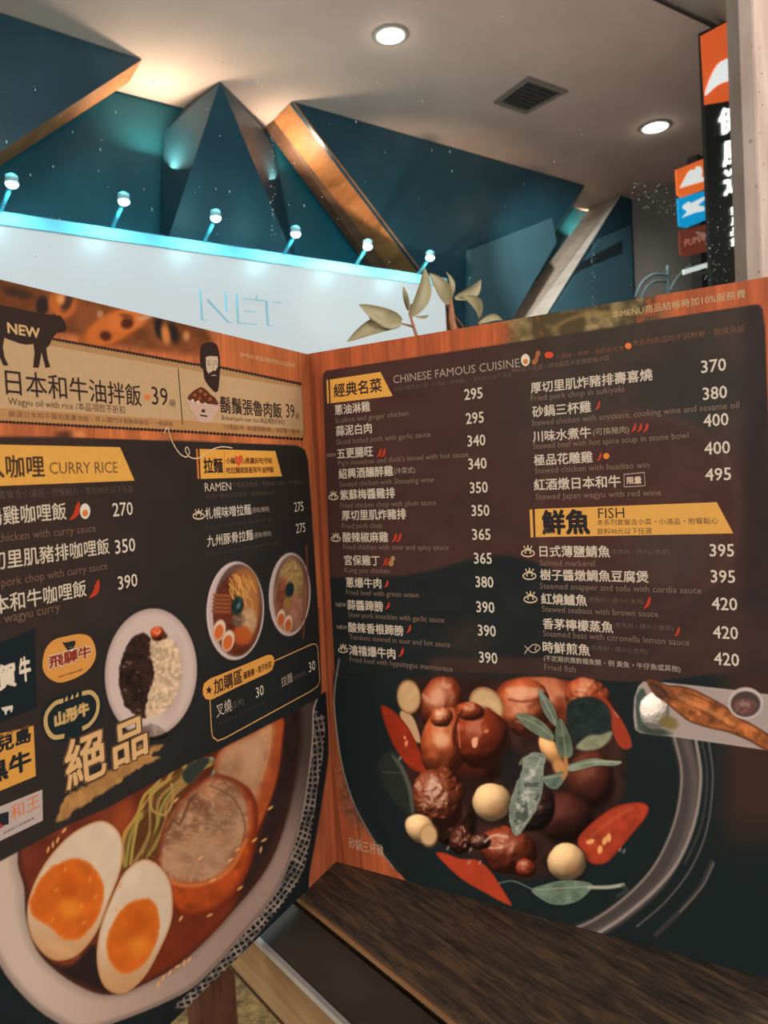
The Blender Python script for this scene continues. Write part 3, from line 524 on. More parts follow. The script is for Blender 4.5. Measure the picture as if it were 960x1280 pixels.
EXPO_L = [1.0, 1.0, 1.0]                                   # how brightly the room's light strikes each page
EXPO_R = [1.0, 1.0, 1.0]
def print_material():
    m, nt, b = node_mat('offset_print')
    at = nt.nodes.new('ShaderNodeAttribute'); at.attribute_name = 'print'; nt.links.new(at.outputs['Color'], b.inputs['Base Color'])
    b.inputs['Roughness'].default_value = 0.5; b.inputs['Specular IOR Level'].default_value = 0.06; return m
PRINT = print_material()
def painted(name, page, fn, u0, u1, v0, v1, step, lift, parent, mask=None):
    nu, nv = int(abs(u1 - u0) / step) + 2, int((v1 - v0) / step) + 2
    uu, vv = np.meshgrid(np.linspace(u0, u1, nu), np.linspace(v0, v1, nv)); u, v = uu.ravel(), vv.ravel()
    X, Y = page.px(u, v); idx = np.arange(nu * nv).reshape(nv, nu)
    q = np.stack([idx[:-1, :-1], idx[:-1, 1:], idx[1:, 1:], idx[1:, :-1]], -1).reshape(-1, 4)
    if mask is not None:
        c = Canvas(X, Y, (0, 0, 0)); d, _ = c.dist(np.arange(len(X)), curve(mask), True); ok = d > -1.5
        q = q[ok[q].all(1)]; keep = np.zeros(len(X), bool); keep[q.ravel()] = True
        re = np.cumsum(keep) - 1; q = re[q]; u, v, X, Y = u[keep], v[keep], X[keep], Y[keep]
    co = np.array(page.O)[None] + np.outer(u, np.array(page.U)) + np.outer(v, np.array(UP)) + lift * np.array(page.N)[None]
    me = bpy.data.meshes.new(name); me.vertices.add(len(u)); me.vertices.foreach_set('co', co.astype(np.float32).ravel())
    if page is RP: q = q[:, ::-1]
    me.loops.add(q.size); me.loops.foreach_set('vertex_index', np.ascontiguousarray(q).ravel().astype(np.int32))
    me.polygons.add(len(q)); me.polygons.foreach_set('loop_start', (np.arange(len(q)) * 4).astype(np.int32)); me.polygons.foreach_set('loop_total', np.full(len(q), 4, np.int32))
    me.update(calc_edges=True)
    C = linv(fn(X, Y)) / np.array(EXPO_L if page is LP else EXPO_R)[None]; C = np.clip(C, 0, 0.95)
    at = me.color_attributes.new('print', 'FLOAT_COLOR', 'POINT'); at.data.foreach_set('color', np.c_[C, np.ones(len(C))].astype(np.float32).ravel())
    return link_obj(name, me, PRINT, parent)
# ------------------------------------------------------------------ the menu booklet
menu = thing('menu_booklet', 'open laminated restaurant menu standing on the wooden table, dark pages printed with dishes and prices', 'menu', SP0)
LV = 0.00007                                               # each printed layer lies this much above the last
def slab(name, page, parent, rgb):
    u0, u1 = (0, PW) if page is RP else (-PW, 0)
    f = [page.w(a, b, -0.0003) for a, b in ((u0, 0), (u1, 0), (u1, PH), (u0, PH))]; k = [p - page.N * 0.0022 for p in f]
    bm = bmesh.new(); prism(bm, f, k); return bm_obj(name, bm, ink(rgb), parent)
left = painted('page', LP, paint_left, -PW, 0, 0, PH, 0.0009, 0, menu); left['label'] = 'left-hand page with rice, curry and ramen dishes'
right = painted('page', RP, paint_right, 0, PW, 0, PH, 0.0009, 0, menu); right['label'] = 'right-hand page with two columns of dishes and fish'
slab('page_back', LP, left, (120, 66, 38)); slab('page_back', RP, right, (120, 66, 38))
bm = bmesh.new(); tube(bm, [RP.w(0, 0.0005, -0.0009), RP.w(0, PH, -0.0009)], 0.0013, 8); bm_obj('spine', bm, ink((150, 80, 46)), menu)

def patch(page, parent, name, mask, label=None, step=0.00055, lv=1):
    P = curve(mask); uv = np.array([page.uv(a, b) for a, b in P])
    u0, u1 = uv[:, 0].min() - 0.002, uv[:, 0].max() + 0.002; v0, v1 = max(0.0002, uv[:, 1].min() - 0.002), min(PH, uv[:, 1].max() + 0.002)
    if page is RP: u0, u1 = max(u0, 0), min(u1, PW)
    else: u0, u1 = max(u0, -PW), min(u1, 0)
    o = painted(name, page, paint_left if page is LP else paint_right, u0, u1, v0, v1, step, lv * LV, parent, mask)
    if label: o['label'] = label
    return o
patch(LP, left, 'dish_photo', [(-60, 1108), (0, 1077), (83, 1032), (135, 1010), (230, 957), (280, 934), (353, 897), (396, 872), (413, 885), (416, 1000), (412, 1082), (374, 1117), (286, 1202), (200, 1290), (0, 1480), (-60, 1300)], 'big bowl of ramen with pork slices and two halved eggs')
patch(LP, left, 'dish_photo', [(189 + 60 * math.cos(t), 841 + 84 * math.sin(t)) for t in np.linspace(0, 6.283, 17)[:-1]], 'white oval plate of black curry and rice', 0.0005)
patch(LP, left, 'dish_photo', [(294 + 38 * math.cos(t), 763.5 + 64 * math.sin(t)) for t in np.linspace(0, 6.283, 17)[:-1]], 'ramen bowl in dark red broth', 0.00045)
patch(LP, left, 'dish_photo', [(363 + 28 * math.cos(t), 743 + 57 * math.sin(t)) for t in np.linspace(0, 6.283, 17)[:-1]], 'ramen bowl in pale broth with chopsticks', 0.00045)
patch(LP, left, 'brush_stroke', [(60, 1034), (70, 1000), (100, 970), (160, 925), (190, 905), (212, 925), (205, 955), (150, 990), (100, 1020)], 'gold brush stroke', 0.0006)
patch(RP, right, 'dish_photo', [(425, 832), (640, 846), (790, 850), (800, 925), (930, 930), (950, 1050), (940, 1215), (640, 1135), (560, 1118), (425, 1078)], 'black clay pot of glazed chicken, garlic, basil and red pepper', 0.00055)
patch(RP, right, 'dish_photo', [(788, 846), (900, 850), (1000, 862), (1000, 955), (900, 938), (788, 926)], 'whole fried fish on a long white plate', 0.0005, 2)

def decal(page, parent, name, pts, rgb, lv=2, smooth=False, closed=True, label=None, n=4):
    P = curve(pts, True, n) if smooth else pts
    v = [page.w(*page.uv(a, b), lv * LV) for a, b in P]
    o = mesh_obj(name, v, [tuple(range(len(v)))], ink(rgb), parent)
    if label: o['label'] = label
    return o
def ribbon(page, parent, name, strokes, wd, rgb, lv=3, smooth=True, closed=False, label=None, taper=False):
    """Printed lines: wd in millimetres."""
    V, F = [], []
    for pts in strokes:
        uv = np.array([page.uv(a, b) for a, b in (curve(pts, closed, 6) if smooth else pts)]); n = len(uv); b0 = len(V)
        for i in range(n):
            a, b = (uv[i - 1] if (i or closed) else uv[0]), (uv[(i + 1) % n] if (i < n - 1 or closed) else uv[-1])
            t = b - a; t = t / (np.linalg.norm(t) + 1e-12); q = np.array((-t[1], t[0])) * wd * 0.0005 * ((0.15 + 0.85 * math.sin(math.pi * i / (n - 1))) if taper else 1)
            V += [page.w(*(uv[i] + q), lv * LV), page.w(*(uv[i] - q), lv * LV)]
        for i in range(n if closed else n - 1): j = (i + 1) % n; F.append((b0 + 2 * i, b0 + 2 * i + 1, b0 + 2 * j + 1, b0 + 2 * j))
    o = mesh_obj(name, V, F, ink(rgb), parent)
    if label: o['label'] = label
    return o
_dg = None
def glyphs(body, bold=0.0, res=2, shear=0.0, space=1.0):
    cu = bpy.data.curves.new('t', 'FONT'); cu.body = body; cu.resolution_u = res; cu.offset = bold; cu.shear = shear; cu.space_character = space
    o = bpy.data.objects.new('t', cu); COL.objects.link(o)
    dg = bpy.context.evaluated_depsgraph_get(); me = bpy.data.meshes.new_from_object(o.evaluated_get(dg))
    bpy.data.objects.remove(o); bpy.data.curves.remove(cu); me.materials.clear(); return me
def multiply(me, layers):
    n = len(me.vertices); F = [tuple(q.vertices) for q in me.polygons]; bpy.data.meshes.remove(me)
    me = bpy.data.meshes.new('t'); me.from_pydata(np.concatenate(layers).tolist(), [], [tuple(v + k * n for v in f) for k in range(len(layers)) for f in F]); me.update(); return me
def text(page, parent, body, x0, y0, x1, rgb, bold=0.0, h=None, lv=3, name='printed_text', res=2, label=None):
    """Lettering: (x0, y0) is the lower left corner, x1 the right end; h the height in photograph pixels if stretched."""
    me = glyphs(body, 0.0, res); co = np.empty(len(me.vertices) * 3, np.float32); me.vertices.foreach_get('co', co); co = co.reshape(-1, 3)
    if not len(co): print('EMPTY', body); return
    cjk = any(ord(c) > 0x2000 for c in body)
    mn, mx = co.min(0), co.max(0); base = mn[1] if cjk else 0.0
    u0, v0 = page.uv(x0, y0)
    lo, hi = u0 - 0.6, u0 + 0.6                             # right end on the same printed line
    for _ in range(40):
        m = (lo + hi) / 2; X, _y = page.px(np.array([m]), np.array([v0]))
        if page is LP and m < -0.45: lo = m; continue
        if X[0] < x1: lo = m
        else: hi = m
    sx = ((lo + hi) / 2 - u0) / (mx[0] - mn[0]); sy = sx
    if h is not None: sy = abs(page.uv(x0, y0 - h)[1] - v0) / (mx[1] - base)
    u = u0 + (co[:, 0] - mn[0]) * sx; v = v0 + (co[:, 1] - base) * sy
    w3 = np.array(page.O)[None] + np.outer(u, np.array(page.U)) + np.outer(v, np.array(UP)) + lv * LV * np.array(page.N)[None]
    if bold:                                                # heavier weight: the same outlines printed again, slightly offset
        bo = bold * 1.6; me = multiply(me, [w3 + (np.array(page.U) * math.cos(q) * bo * sx + np.array(UP) * math.sin(q) * bo * sy)[None] + np.array(page.N)[None] * (0.000004 * k) for k, q in enumerate((0.5, 2.1, 3.7, 5.3))])
    else: me.vertices.foreach_set('co', w3.astype(np.float32).ravel()); me.update()
    me.name = name
    o = link_obj(name, me, ink(rgb), parent)
    if label: o['label'] = label
    return o
CREAM, DIM, GOLD, DARK = (190, 172, 150), (118, 95, 79), (206, 146, 62), (50, 34, 28)
RED = (172, 52, 28)
def R(*a, **k): return text(RP, right, *a, **k)
def L(*a, **k): return text(LP, left, *a, **k)
def chili(page, parent, x, y, n=1, s=1.0, dx=6.5):
    for k in range(n):
        cx = x + k * dx
        decal(page, parent, 'chili_icon', [(cx + 3 * s, y - 7 * s), (cx + 4 * s, y - 2 * s), (cx + 2 * s, y + 4 * s), (cx - 4 * s, y + 7 * s), (cx - 1 * s, y + 2 * s), (cx + 0.6 * s, y - 3 * s)], RED, 3, True, n=3)
def egg_icon(page, parent, x, y, rx, ry):
    e = lambda a, b, q=0: [(x + a * math.cos(t), y + q + b * math.sin(t)) for t in np.linspace(0, 2 * math.pi, 19)[:-1]]
    o = decal(page, parent, 'egg_icon', e(rx, ry), (206, 190, 172), 3); decal(page, parent, 'egg_yolk_icon', e(rx * .55, ry * .45, ry * .25), (206, 108, 40), 4)
def pot_icon(page, parent, x, y, s=1.0):
    e = lambda a, b, t0, t1, q=0: [(x + a * math.cos(t), y + q + b * math.sin(t)) for t in np.linspace(t0, t1, 14)]
    ribbon(page, parent, 'hotpot_icon', [e(6.5 * s, 3.4 * s, 0, 6.283, 1.5), e(3.4 * s, 2.8 * s, 3.14, 6.283, -1), [(x - 2.5 * s, y + 2), (x - 2.5 * s, y - 1), ], [(x + 2.5 * s, y + 2), (x + 2.5 * s, y - 1)], [(x, y - 4 * s), (x, y - 7 * s)], [(x - 3 * s, y - 4 * s), (x - 4 * s, y - 6 * s)], [(x + 3 * s, y - 4 * s), (x + 4 * s, y - 6 * s)]], 0.8, (200, 176, 142), 3, False)

# ---- right page, first column
decal(RP, right, 'heading_banner', [(412.5, 474.5), (475.6, 465), (491, 495), (413.5, 504)], GOLD, 2)
decal(RP, right, 'heading_stripe', [(408.3, 475), (410.3, 474.8), (411.6, 504.3), (409.2, 504.7)], GOLD, 2)
R('經典名菜', 418, 497, 477.5, DARK, 0.014, lv=3)
R('CHINESE FAMOUS CUISINE', 492, 479.4, 650, (150, 132, 116))
R('本系列套餐含小菜・小湯品・附餐點心・飲料90元以下任選', 493, 489.5, 640, (92, 72, 62))
rows1 = [('蔥油淋雞', 419, 519, 463, 'Scallion and ginger chicken', 419.5, 529, 511, '295', 581, 500, 603.5),
 ('蒜泥白肉', 420.6, 545.4, 465, 'Sliced boiled pork with garlic sauce', 421, 556, 538.6, '295', 583, 530, 605),
 ('五更腸旺', 422, 573.6, 466.5, "Pig's intestines and duck's blood with hot sause", 423, 582, 586, '340', 585, 558, 607),
 ('紹興酒釀醉雞', 424, 598.6, 491.7, 'Soused chicken with Shaoxing wine', 424.5, 608.4, 542.5, '340', 586, 586.7, 608.5),
 ('紫蘇梅醬雞排', 425.7, 625, 494, 'Fried chicken chop with plum sauce', 426, 635, 545.5, '350', 588, 616.4, 610),
 ('厚切里肌炸豬排', 428, 650.5, 508, 'Fried pork chop', 428, 660.5, 478, '350', 590, 645, 612),
 ('酸辣椒麻雞', 429, 677.8, 485.5, 'Fried chicken with sour and spicy sauce', 429.5, 686.9, 561, '365', 591, 674.7, 613.4),
 ('宮保雞丁', 431, 706.3, 475, 'Kung pao chicken', 431, 715.5, 487.5, '365', 593, 704.3, 615),
 ('蔥爆牛肉', 433, 734, 477, 'Fried beef with green onion', 433, 743.2, 524, '380', 595, 733.7, 617),
 ('蒜醬蹄膀', 434.5, 762, 479, 'Stew pork knuckles with garlic sauce', 435.5, 771, 555.5, '390', 596, 765, 618.3),
 ('酸辣香根蹄膀', 436, 790, 504.5, 'Tendons stewed in sour and hot sauce', 437, 799, 563, '390', 598, 794.2, 620),
 ('鴻禧爆牛肉', 437, 818.5, 494.5, 'Fried beef with hypsizygus marmoreus', 437.5, 827, 566, '390', 599.5, 827.7, 622)]
rows2 = [('厚切里肌炸豬排壽喜燒', 664, 492.2, 815.7, 'Fried pork chop in sukiyaki', 664, 501.7, 780, '370', 877, 466.3, 907.7),
 ('砂鍋三杯雞', 666, 522, 739, 'Stewed chicken with soysauce, cooking wine and sesame oil', 665, 532.5, 924, '380', 879, 500, 909),
 ('川味水煮牛', 666.7, 552.9, 739, 'Stewed beef with hot spice soup in stone bowl', 666.7, 561.5, 861, '400', 880, 533.6, 910.7),
 ('極品花雕雞', 668, 582.3, 741, 'Stewed chicken with huadiao win', 669, 592, 811.7, '400', 881, 568.3, 912.7),
 ('紅酒燉日本和牛', 668, 613.3, 776, 'Stewed Japan wagyu with red wine', 670, 624.5, 826.7, '495', 882, 601, 914),
 ('日式薄鹽鯖魚', 675, 696, 762.7, 'Salmed markerel', 675, 707, 744, '395', 887.7, 695.3, 917.7),
 ('樹子醬燉鯛魚豆腐煲', 675.7, 725, 810.7, 'Steamed snapper and tofu with cordia sauce', 675, 735.7, 877, '395', 889, 727.7, 919),
 ('紅燒鱸魚', 677, 755, 734, 'Stewed seabass with brown sauce', 677.7, 764.5, 823, '420', 890, 761.7, 921.7),
 ('香茅檸檬蒸魚', 679, 786, 766.7, 'Steamed bass with citronella lemon sauce', 679, 795, 862, '420', 891.7, 797.3, 922.7),
 ('時鮮煎魚', 679, 815.5, 737.7, 'Fried fish', 680.7, 837, 720, '420', 893, 830.3, 924)]
for nm, a, b, c, en, d, e, f, pr, g, h_, i_ in rows1 + rows2:
    c2x = g > 700
    R(nm, a, b, c, CREAM, 0.012); R(en, d, e, f, DIM, h=7.4 if c2x else 6.4); R(pr, g, h_, i_, (196, 180, 158), 0.008, h=15.2 if c2x else 13.4, name='printed_price')
chili(RP, right, 474, 566, 2, 0.8, 5); chili(RP, right, 493, 672, 2, 0.85, 5.5); chili(RP, right, 481, 702, 2, 0.75, 4.5); chili(RP, right, 483, 729.5, 1, 0.7); chili(RP, right, 484.5, 757, 1, 0.7); chili(RP, right, 511, 786, 1, 0.75); chili(RP, right, 501.5, 815, 1, 0.85)
decal(RP, right, 'peanut_icon', [(492, 695), (494, 698), (492, 702), (492, 706), (488, 708), (486, 704), (489, 700), (489, 696)], (150, 118, 78), 3, True)
chili(RP, right, 747, 507, 1, 0.85); chili(RP, right, 792, 534.5, 3, 0.85, 7.5); chili(RP, right, 749, 571, 1, 0.8); chili(RP, right, 809, 753, 1, 1.1); chili(RP, right, 846.5, 789, 1, 0.85)
dot = lambda x, y, r: [(x + r * math.cos(t), y + r * math.sin(t)) for t in np.linspace(0, 6.283, 15)[:-1]]
decal(RP, right, 'orange_dot', dot(758, 570, 3.8), (212, 120, 42), 3); decal(RP, right, 'orange_dot', dot(785.5, 432.5, 4), (214, 112, 44), 3)
R('(冷菜式)', 493, 594, 519, (150, 132, 114)); R('(可換豬肉)', 741.7, 546, 786.7, (150, 128, 108))
R('NEW', 409, 571.5, 420.6, (150, 132, 114)); R('NEW', 420, 758, 433, (150, 132, 114)); R('NEW', 421.5, 786, 434.5, (150, 132, 114))
for x, y in ((417, 620), (420, 672), (429, 811)): pot_icon(RP, right, x, y, 0.9)
for x, y in ((660, 690), (662, 718.5), (663.3, 747.5)): pot_icon(RP, right, x, y, 1.25)
R('限量', 784, 605, 802, (190, 168, 140), 0.02); ribbon(RP, right, 'word_frame', [[(780, 593), (805.5, 590.5), (806.5, 607), (780.5, 608.7)]], 0.5, (176, 156, 132), 3, False, True)
for a in ((763, 694, 837), (735, 753.5, 805), (767, 785.5, 841.7), (738, 813.5, 809)): R('(有魚刺・請小心食用)', a[0], a[1], a[2], (92, 76, 64))
R('(不定期供應數種魚類・例 黃魚・午仔魚或其他)', 680, 827, 850.7, (146, 130, 112), 0.01)
ribbon(RP, right, 'fish_icon', [[(656, 807), (660, 810.5), (666, 806), (672, 806), (675, 810), (670, 815), (664, 815), (660, 811.5), (656, 817)], [(671, 807), (669, 811), (671, 814)]], 0.7, (170, 148, 122), 3)
# fish heading
decal(RP, right, 'heading_banner', [(668.5, 636.4), (896, 627.7), (916.7, 666.7), (669.7, 671.4)], (206, 148, 66), 2)
decal(RP, right, 'heading_stripe', [(662, 637), (665.5, 636.8), (667, 671.5), (663.5, 671.7)], (206, 148, 66), 2)
R('鮮魚', 679, 667.5, 737, (34, 28, 28), 0.03, h=29, lv=3, label='bold brush lettering')
R('FISH', 748, 648, 780.7, DARK); R('本系列套餐含小菜・小湯品・附餐點心', 746.7, 657, 898, (70, 46, 34)); R('飲料90元以下任選', 747, 668, 815, (70, 46, 34))
# head of the page
R('本MENU商品結帳時加10%服務費', 765, 398.5, 932, (176, 148, 104), 0.004)
egg_icon(RP, right, 657, 450, 5.6, 7.6)
decal(RP, right, 'peanut_icon', [(673, 438), (676, 442), (673, 447), (672, 453), (667, 456), (665, 452), (669, 447), (670, 441)], (150, 88, 52), 3, True)
decal(RP, right, 'crab_icon', [(681, 443), (684, 440), (689, 440), (692, 443), (690, 447), (683, 447.5)], (196, 66, 30), 3, True)
R('小辣味・中辣・蛋奶素可食', 695, 449.5, 780, (112, 68, 44)); R('本系列商品均不另附餐・敬請見諒', 790.5, 433.5, 931, (112, 68, 44)); R('90元以下任選・時令蔬菜不定期更換小菜', 640, 466.5, 762, (112, 80, 62))
R('砂鍋三杯雞', 436.5, 1060, 480, (178, 148, 120), h=14)

# ---- left page
banner = [(-60, 402), (67, 424), (240, 455), (276, 459.5), (374, 479.6), (377, 483), (380, 546), (377, 549), (240, 540), (0, 527), (-60, 523)]
decal(LP, left, 'cream_label', banner, (180, 144, 103), 1.2)
decal(LP, left, 'cream_label_shade', [(-60, 505), (0, 510), (240, 526), (379, 538), (380, 546), (377, 549), (240, 540), (0, 527), (-60, 523)], (172, 122, 74), 1.6)
decal(LP, left, 'cream_label_shade', [(-60, 402), (67, 424), (240, 455), (374, 479.6), (375, 485), (240, 463), (67, 433), (-60, 411)], (164, 122, 78), 1.6)
def beads(pts, n, r):
    P = np.array(pts, float); s = np.r_[0, np.cumsum(np.hypot(*np.diff(P, axis=0).T))]; V, F = [], []
    for t in np.linspace(0, s[-1], n):
        x, y = np.interp(t, s, P[:, 0]), np.interp(t, s, P[:, 1]); b = len(V)
        for q in dot(x, y, r): V.append(LP.w(*LP.uv(*q), 2.5 * LV))
        F.append(tuple(range(b, len(V))))
    o = mesh_obj('beaded_border', V, F, ink(DARK), left)
beads([(67, 424), (240, 455), (276, 459.5), (375, 479.8)], 78, 2.0); beads([(-10, 526.5), (0, 527), (240, 540), (377, 549)], 86, 2.0)
ribbon(LP, left, 'label_outline', [[(67, 424), (240, 455), (276, 459.5), (371, 479), (377, 484), (380, 542), (377, 549), (240, 540), (0, 527), (-60, 524)]], 0.45, DARK, 2.4, False)
L('日本和牛油拌飯', 7.5, 493, 177, DARK, 0.004); decal(LP, left, 'orange_dot', dot(184, 496.5, 3.6), (206, 110, 48), 3)
L('39', 190, 505.5, 210, DARK); L('/碗', 211, 508, 219.5, (92, 62, 44))
L('Wagyu oil with rice /本品項恕不折扣', 10.5, 508.5, 156, (98, 66, 46)); L('嚴選日本和牛醬煎蔥薑油脂・拌入獨門洋蔥酥與香菇・一碗銷魂', 10.5, 521, 215.5, (120, 82, 54), h=8)
ribbon(LP, left, 'divider', [[(222.5, 461), (228, 531)]], 0.7, DARK, 3, False)
L('鬍鬚張魯肉飯', 275.6, 516, 352.4, DARK, 0.01, h=21); L('39', 357.7, 521.6, 368.2, DARK, h=17); L('碗', 369.5, 524, 374, (110, 74, 50))
L('Braised pork over rice /本品項恕不折扣', 277.5, 526.5, 355.8, (92, 62, 44), h=9); L('小火慢滷6小時・淋在嚴選瑞穗米飯上・香而不膩・一碗入魂', 279, 536.5, 374, (112, 76, 50), h=7)
L('本MENU商品結帳時加10%服務費', 299.7, 446, 368.4, (206, 160, 112), h=6.5)
decal(LP, left, 'cow_silhouette', [(-15, 379), (0, 381), (32, 388), (57, 393), (66, 393.5), (67, 391), (69, 394), (75, 394.5), (79.5, 400.5), (83, 409.5), (80.5, 415), (71, 416), (65.5, 422.5), (61, 432.5), (57.5, 435), (59, 447), (62.5, 459), (56.5, 460), (51.5, 440), (49, 456), (47.5, 460), (41, 459.5), (43, 441), (41.5, 430), (33, 431), (25, 429.5), (12, 425), (5, 422), (3.2, 434), (5.5, 447), (10.5, 457), (4, 457), (-3.5, 440), (-8, 425), (-15, 415)], DARK, 3, label='dark brown cow silhouette')
L('NEW', 9.5, 416, 49.5, (196, 156, 104), 0.02, lv=4, h=12.5)
decal(LP, left, 'bearded_head_emblem', [(251.6, 431.6), (260.7, 427.7), (268, 429), (272, 434), (274.5, 446.5), (274.7, 462), (272.9, 485.4), (269, 490.4), (262, 484), (255.5, 474), (253.6, 462), (251, 460), (250.4, 457), (250, 444)], DARK, 3, True, label='dark bearded head in outline')
decal(LP, left, 'emblem_face', [(256.8, 446.5), (262, 445), (271.3, 445.6), (272.2, 450), (272, 458), (269, 463.6), (266, 463), (263, 465.5), (260, 467), (257.5, 462)], (188, 158, 128), 4)
ribbon(LP, left, 'emblem_features', [[(258.5, 452), (262.5, 450.8)], [(267.5, 451.5), (271, 452)], [(259, 455.2), (261.5, 454), (264, 455.5), (261.5, 456.5), (259, 455.2)], [(267.5, 455.5), (269.5, 454.5), (271.5, 456)], [(265.6, 452), (266.4, 460), (264.5, 461)]], 0.32, DARK, 5, False)
ribbon(LP, left, 'emblem_mouth', [[(263.8, 469.6), (267, 468.8), (269.8, 470)]], 0.5, (196, 162, 132), 5, False)
decal(LP, left, 'printed_rice_bowl', [(232, 499), (245, 499), (262, 503), (274, 507), (272, 513), (267, 522), (262.5, 528), (255, 528.5), (247, 526.5), (243, 519), (236, 510)], (186, 150, 128), 3, label='small bowl of braised pork rice')
decal(LP, left, 'printed_braised_pork', [(234.5, 499), (240, 490), (248, 485), (252, 484), (258, 488), (264, 494), (269, 498), (272.5, 506), (262, 505), (250, 503.5)], (88, 44, 28), 4, True)
for q in ((243, 494, 2.2), (250, 489, 2.4), (256, 493, 2.2), (262, 499, 2.2), (249, 498, 1.8)): decal(LP, left, 'printed_pork_piece', dot(*q), (152, 80, 44), 5)
for q in ((240, 501, 2.2), (247, 503, 2.4), (256, 505, 1.8)): decal(LP, left, 'printed_rice', dot(*q), (206, 170, 136), 5)
decal(LP, left, 'bowl_emblem', dot(253.8, 513.5, 2.4), (62, 44, 40), 4); decal(LP, left, 'bowl_emblem', [(249.5, 518), (259, 519.5), (258.5, 521.5), (249.8, 520)], (62, 44, 40), 4)
# ramen heading
decal(LP, left, 'heading_banner', [(249.2, 561.2), (343.9, 563.8), (352.4, 595.4), (250.7, 598.6)], (210, 146, 60), 2)
decal(LP, left, 'heading_stripe', [(244.7, 561), (247, 561.1), (249, 598.7), (246.8, 598.8)], (196, 104, 44), 2)
L('拉麵', 255, 591.5, 278.4, DARK, 0.02, h=19); ribbon(LP, left, 'divider', [[(280, 564), (280.8, 596)]], 0.35, (150, 84, 40), 3, False)
L('小編真心推薦好吃守則', 282, 579.8, 340, (104, 56, 30), 0.02, h=8); L('吃拉麵就該配和牛油拌飯', 283, 592, 342, (104, 56, 30), 0.02, h=8)
decal(LP, left, 'heart_icon', [(294, 569), (297, 571.5), (300, 568.5), (302.5, 571), (301, 578), (298, 583), (295, 577)], (196, 72, 44), 4, True)
L('RAMEN', 256, 614.4, 288.7, (186, 166, 142), h=10.5)
L('不販售加點麵・套餐含小湯品・附餐點心', 290, 609.5, 378, (84, 66, 56), h=6); L('本系列餐點可依喜好・辣度調整小菜', 256.5, 624, 343.5, (76, 60, 52), h=6)
L('札幌味噌拉麵', 256.4, 649.3, 313.4, CREAM, 0.006, h=14.5); L('(原味/辣味)', 314, 643, 336.6, (150, 132, 114), h=8.5); L('275', 367.8, 639.8, 379.3, (196, 180, 158), h=12, name='printed_price')
L('Sapporo miso ramen original or spicy', 257, 661.5, 343, (66, 54, 48), h=6); pot_icon(LP, left, 248, 643.5, 1.1)
L('九州豚骨拉麵', 259, 684, 316, CREAM, 0.006, h=14.5); L('(原味/辣味)', 317, 674.5, 339, (150, 132, 114), h=8.5); L('275', 370, 666.7, 381.7, (196, 180, 158), h=12, name='printed_price')
L('Kyushu tonkotsu ramen original or spicy', 259.5, 695.5, 350, (66, 54, 48), h=6)
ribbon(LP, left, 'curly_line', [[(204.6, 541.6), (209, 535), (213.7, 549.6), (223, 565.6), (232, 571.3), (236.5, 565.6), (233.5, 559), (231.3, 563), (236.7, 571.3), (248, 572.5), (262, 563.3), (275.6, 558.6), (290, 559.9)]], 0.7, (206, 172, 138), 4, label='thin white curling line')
# curry heading and rows
decal(LP, left, 'heading_banner', [(-60, 553), (0, 555.8), (149.9, 559), (168, 600.8), (0, 607.4), (-60, 610)], (208, 148, 64), 2)
L('人咖哩', -20, 598, 55.8, (72, 48, 32), 0.012); L('CURRY RICE', 62, 592.5, 147, (112, 72, 42), h=15)
L('套餐含小湯品・附餐點心・飲料90元以下任選', -2, 624, 166, (88, 70, 58))
L('湯雞咖哩飯', -18, 658, 83, (196, 176, 150), 0.006); L('chicken with curry sauce', -4, 678, 119.7, (112, 84, 66)); L('270', 141, 645.6, 166, (206, 184, 160), 0.004, name='printed_price')
chili(LP, left, 93, 638.5, 1, 1.7); egg_icon(LP, left, 106, 639, 6.4, 9.8)
L('切里肌豬排咖哩飯', -13, 714, 136.7, (196, 176, 150), 0.006); L('pork chop with curry sauce', 1.5, 733.8, 134, (112, 84, 66)); L('350', 144, 692.4, 169, (206, 184, 160), 0.004, name='printed_price')
L('本和牛咖哩飯', -9, 769, 108, (196, 176, 150), 0.006); L('en wagyu curry', -14, 783, 74.8, (112, 84, 66)); L('390', 147.7, 737.3, 171.7, (206, 184, 160), 0.004, name='printed_price')
chili(LP, left, 117.5, 736, 1, 1.7)
# logos of the beef brands
decal(LP, left, 'logo_badge', [(53, 827), (57, 811), (67, 800), (84, 795), (101, 792.5), (113, 797), (119, 810), (119, 822), (113, 834), (101, 844), (85, 851), (72, 853), (60, 847), (54, 838)], (198, 132, 60), 2, True, label='yellow rounded badge with red lettering')
L('飛驒牛', 60.5, 837, 114.5, (196, 164, 128), 0.06, h=17, lv=3, name='logo_lettering'); L('飛驒牛', 61.5, 835.8, 113.5, (128, 36, 26), 0.02, h=15, lv=4, name='logo_lettering')
decal(LP, left, 'logo_flag', [(77, 803), (82, 803), (93, 800.5), (94, 804), (91, 811), (84, 813), (81, 808)], (38, 36, 34), 5); decal(LP, left, 'logo_flag', dot(88.5, 811, 3), (214, 196, 176), 5)
L('HIDA GYU BRAND BEEF', 73, 847.5, 103, (110, 56, 32), h=2.6, lv=4)
decal(LP, left, 'logo_backing', [(52, 905), (54, 886), (66, 873), (86, 866), (106, 862), (120, 866), (127, 878), (125, 896), (112, 912), (92, 922), (72, 928), (58, 920)], (24, 32, 34), 2, True)  # dark printed pill behind the ring and lettering
ribbon(LP, left, 'logo_ring', [[(78.8, 875.6), (67.5, 880), (57.8, 893), (57.6, 909), (66, 921), (80, 920)], [(102, 867), (113.7, 865.7), (121.7, 876), (120.5, 892), (112, 905), (102.5, 910.8)]], 2.2, (178, 144, 88), 3)
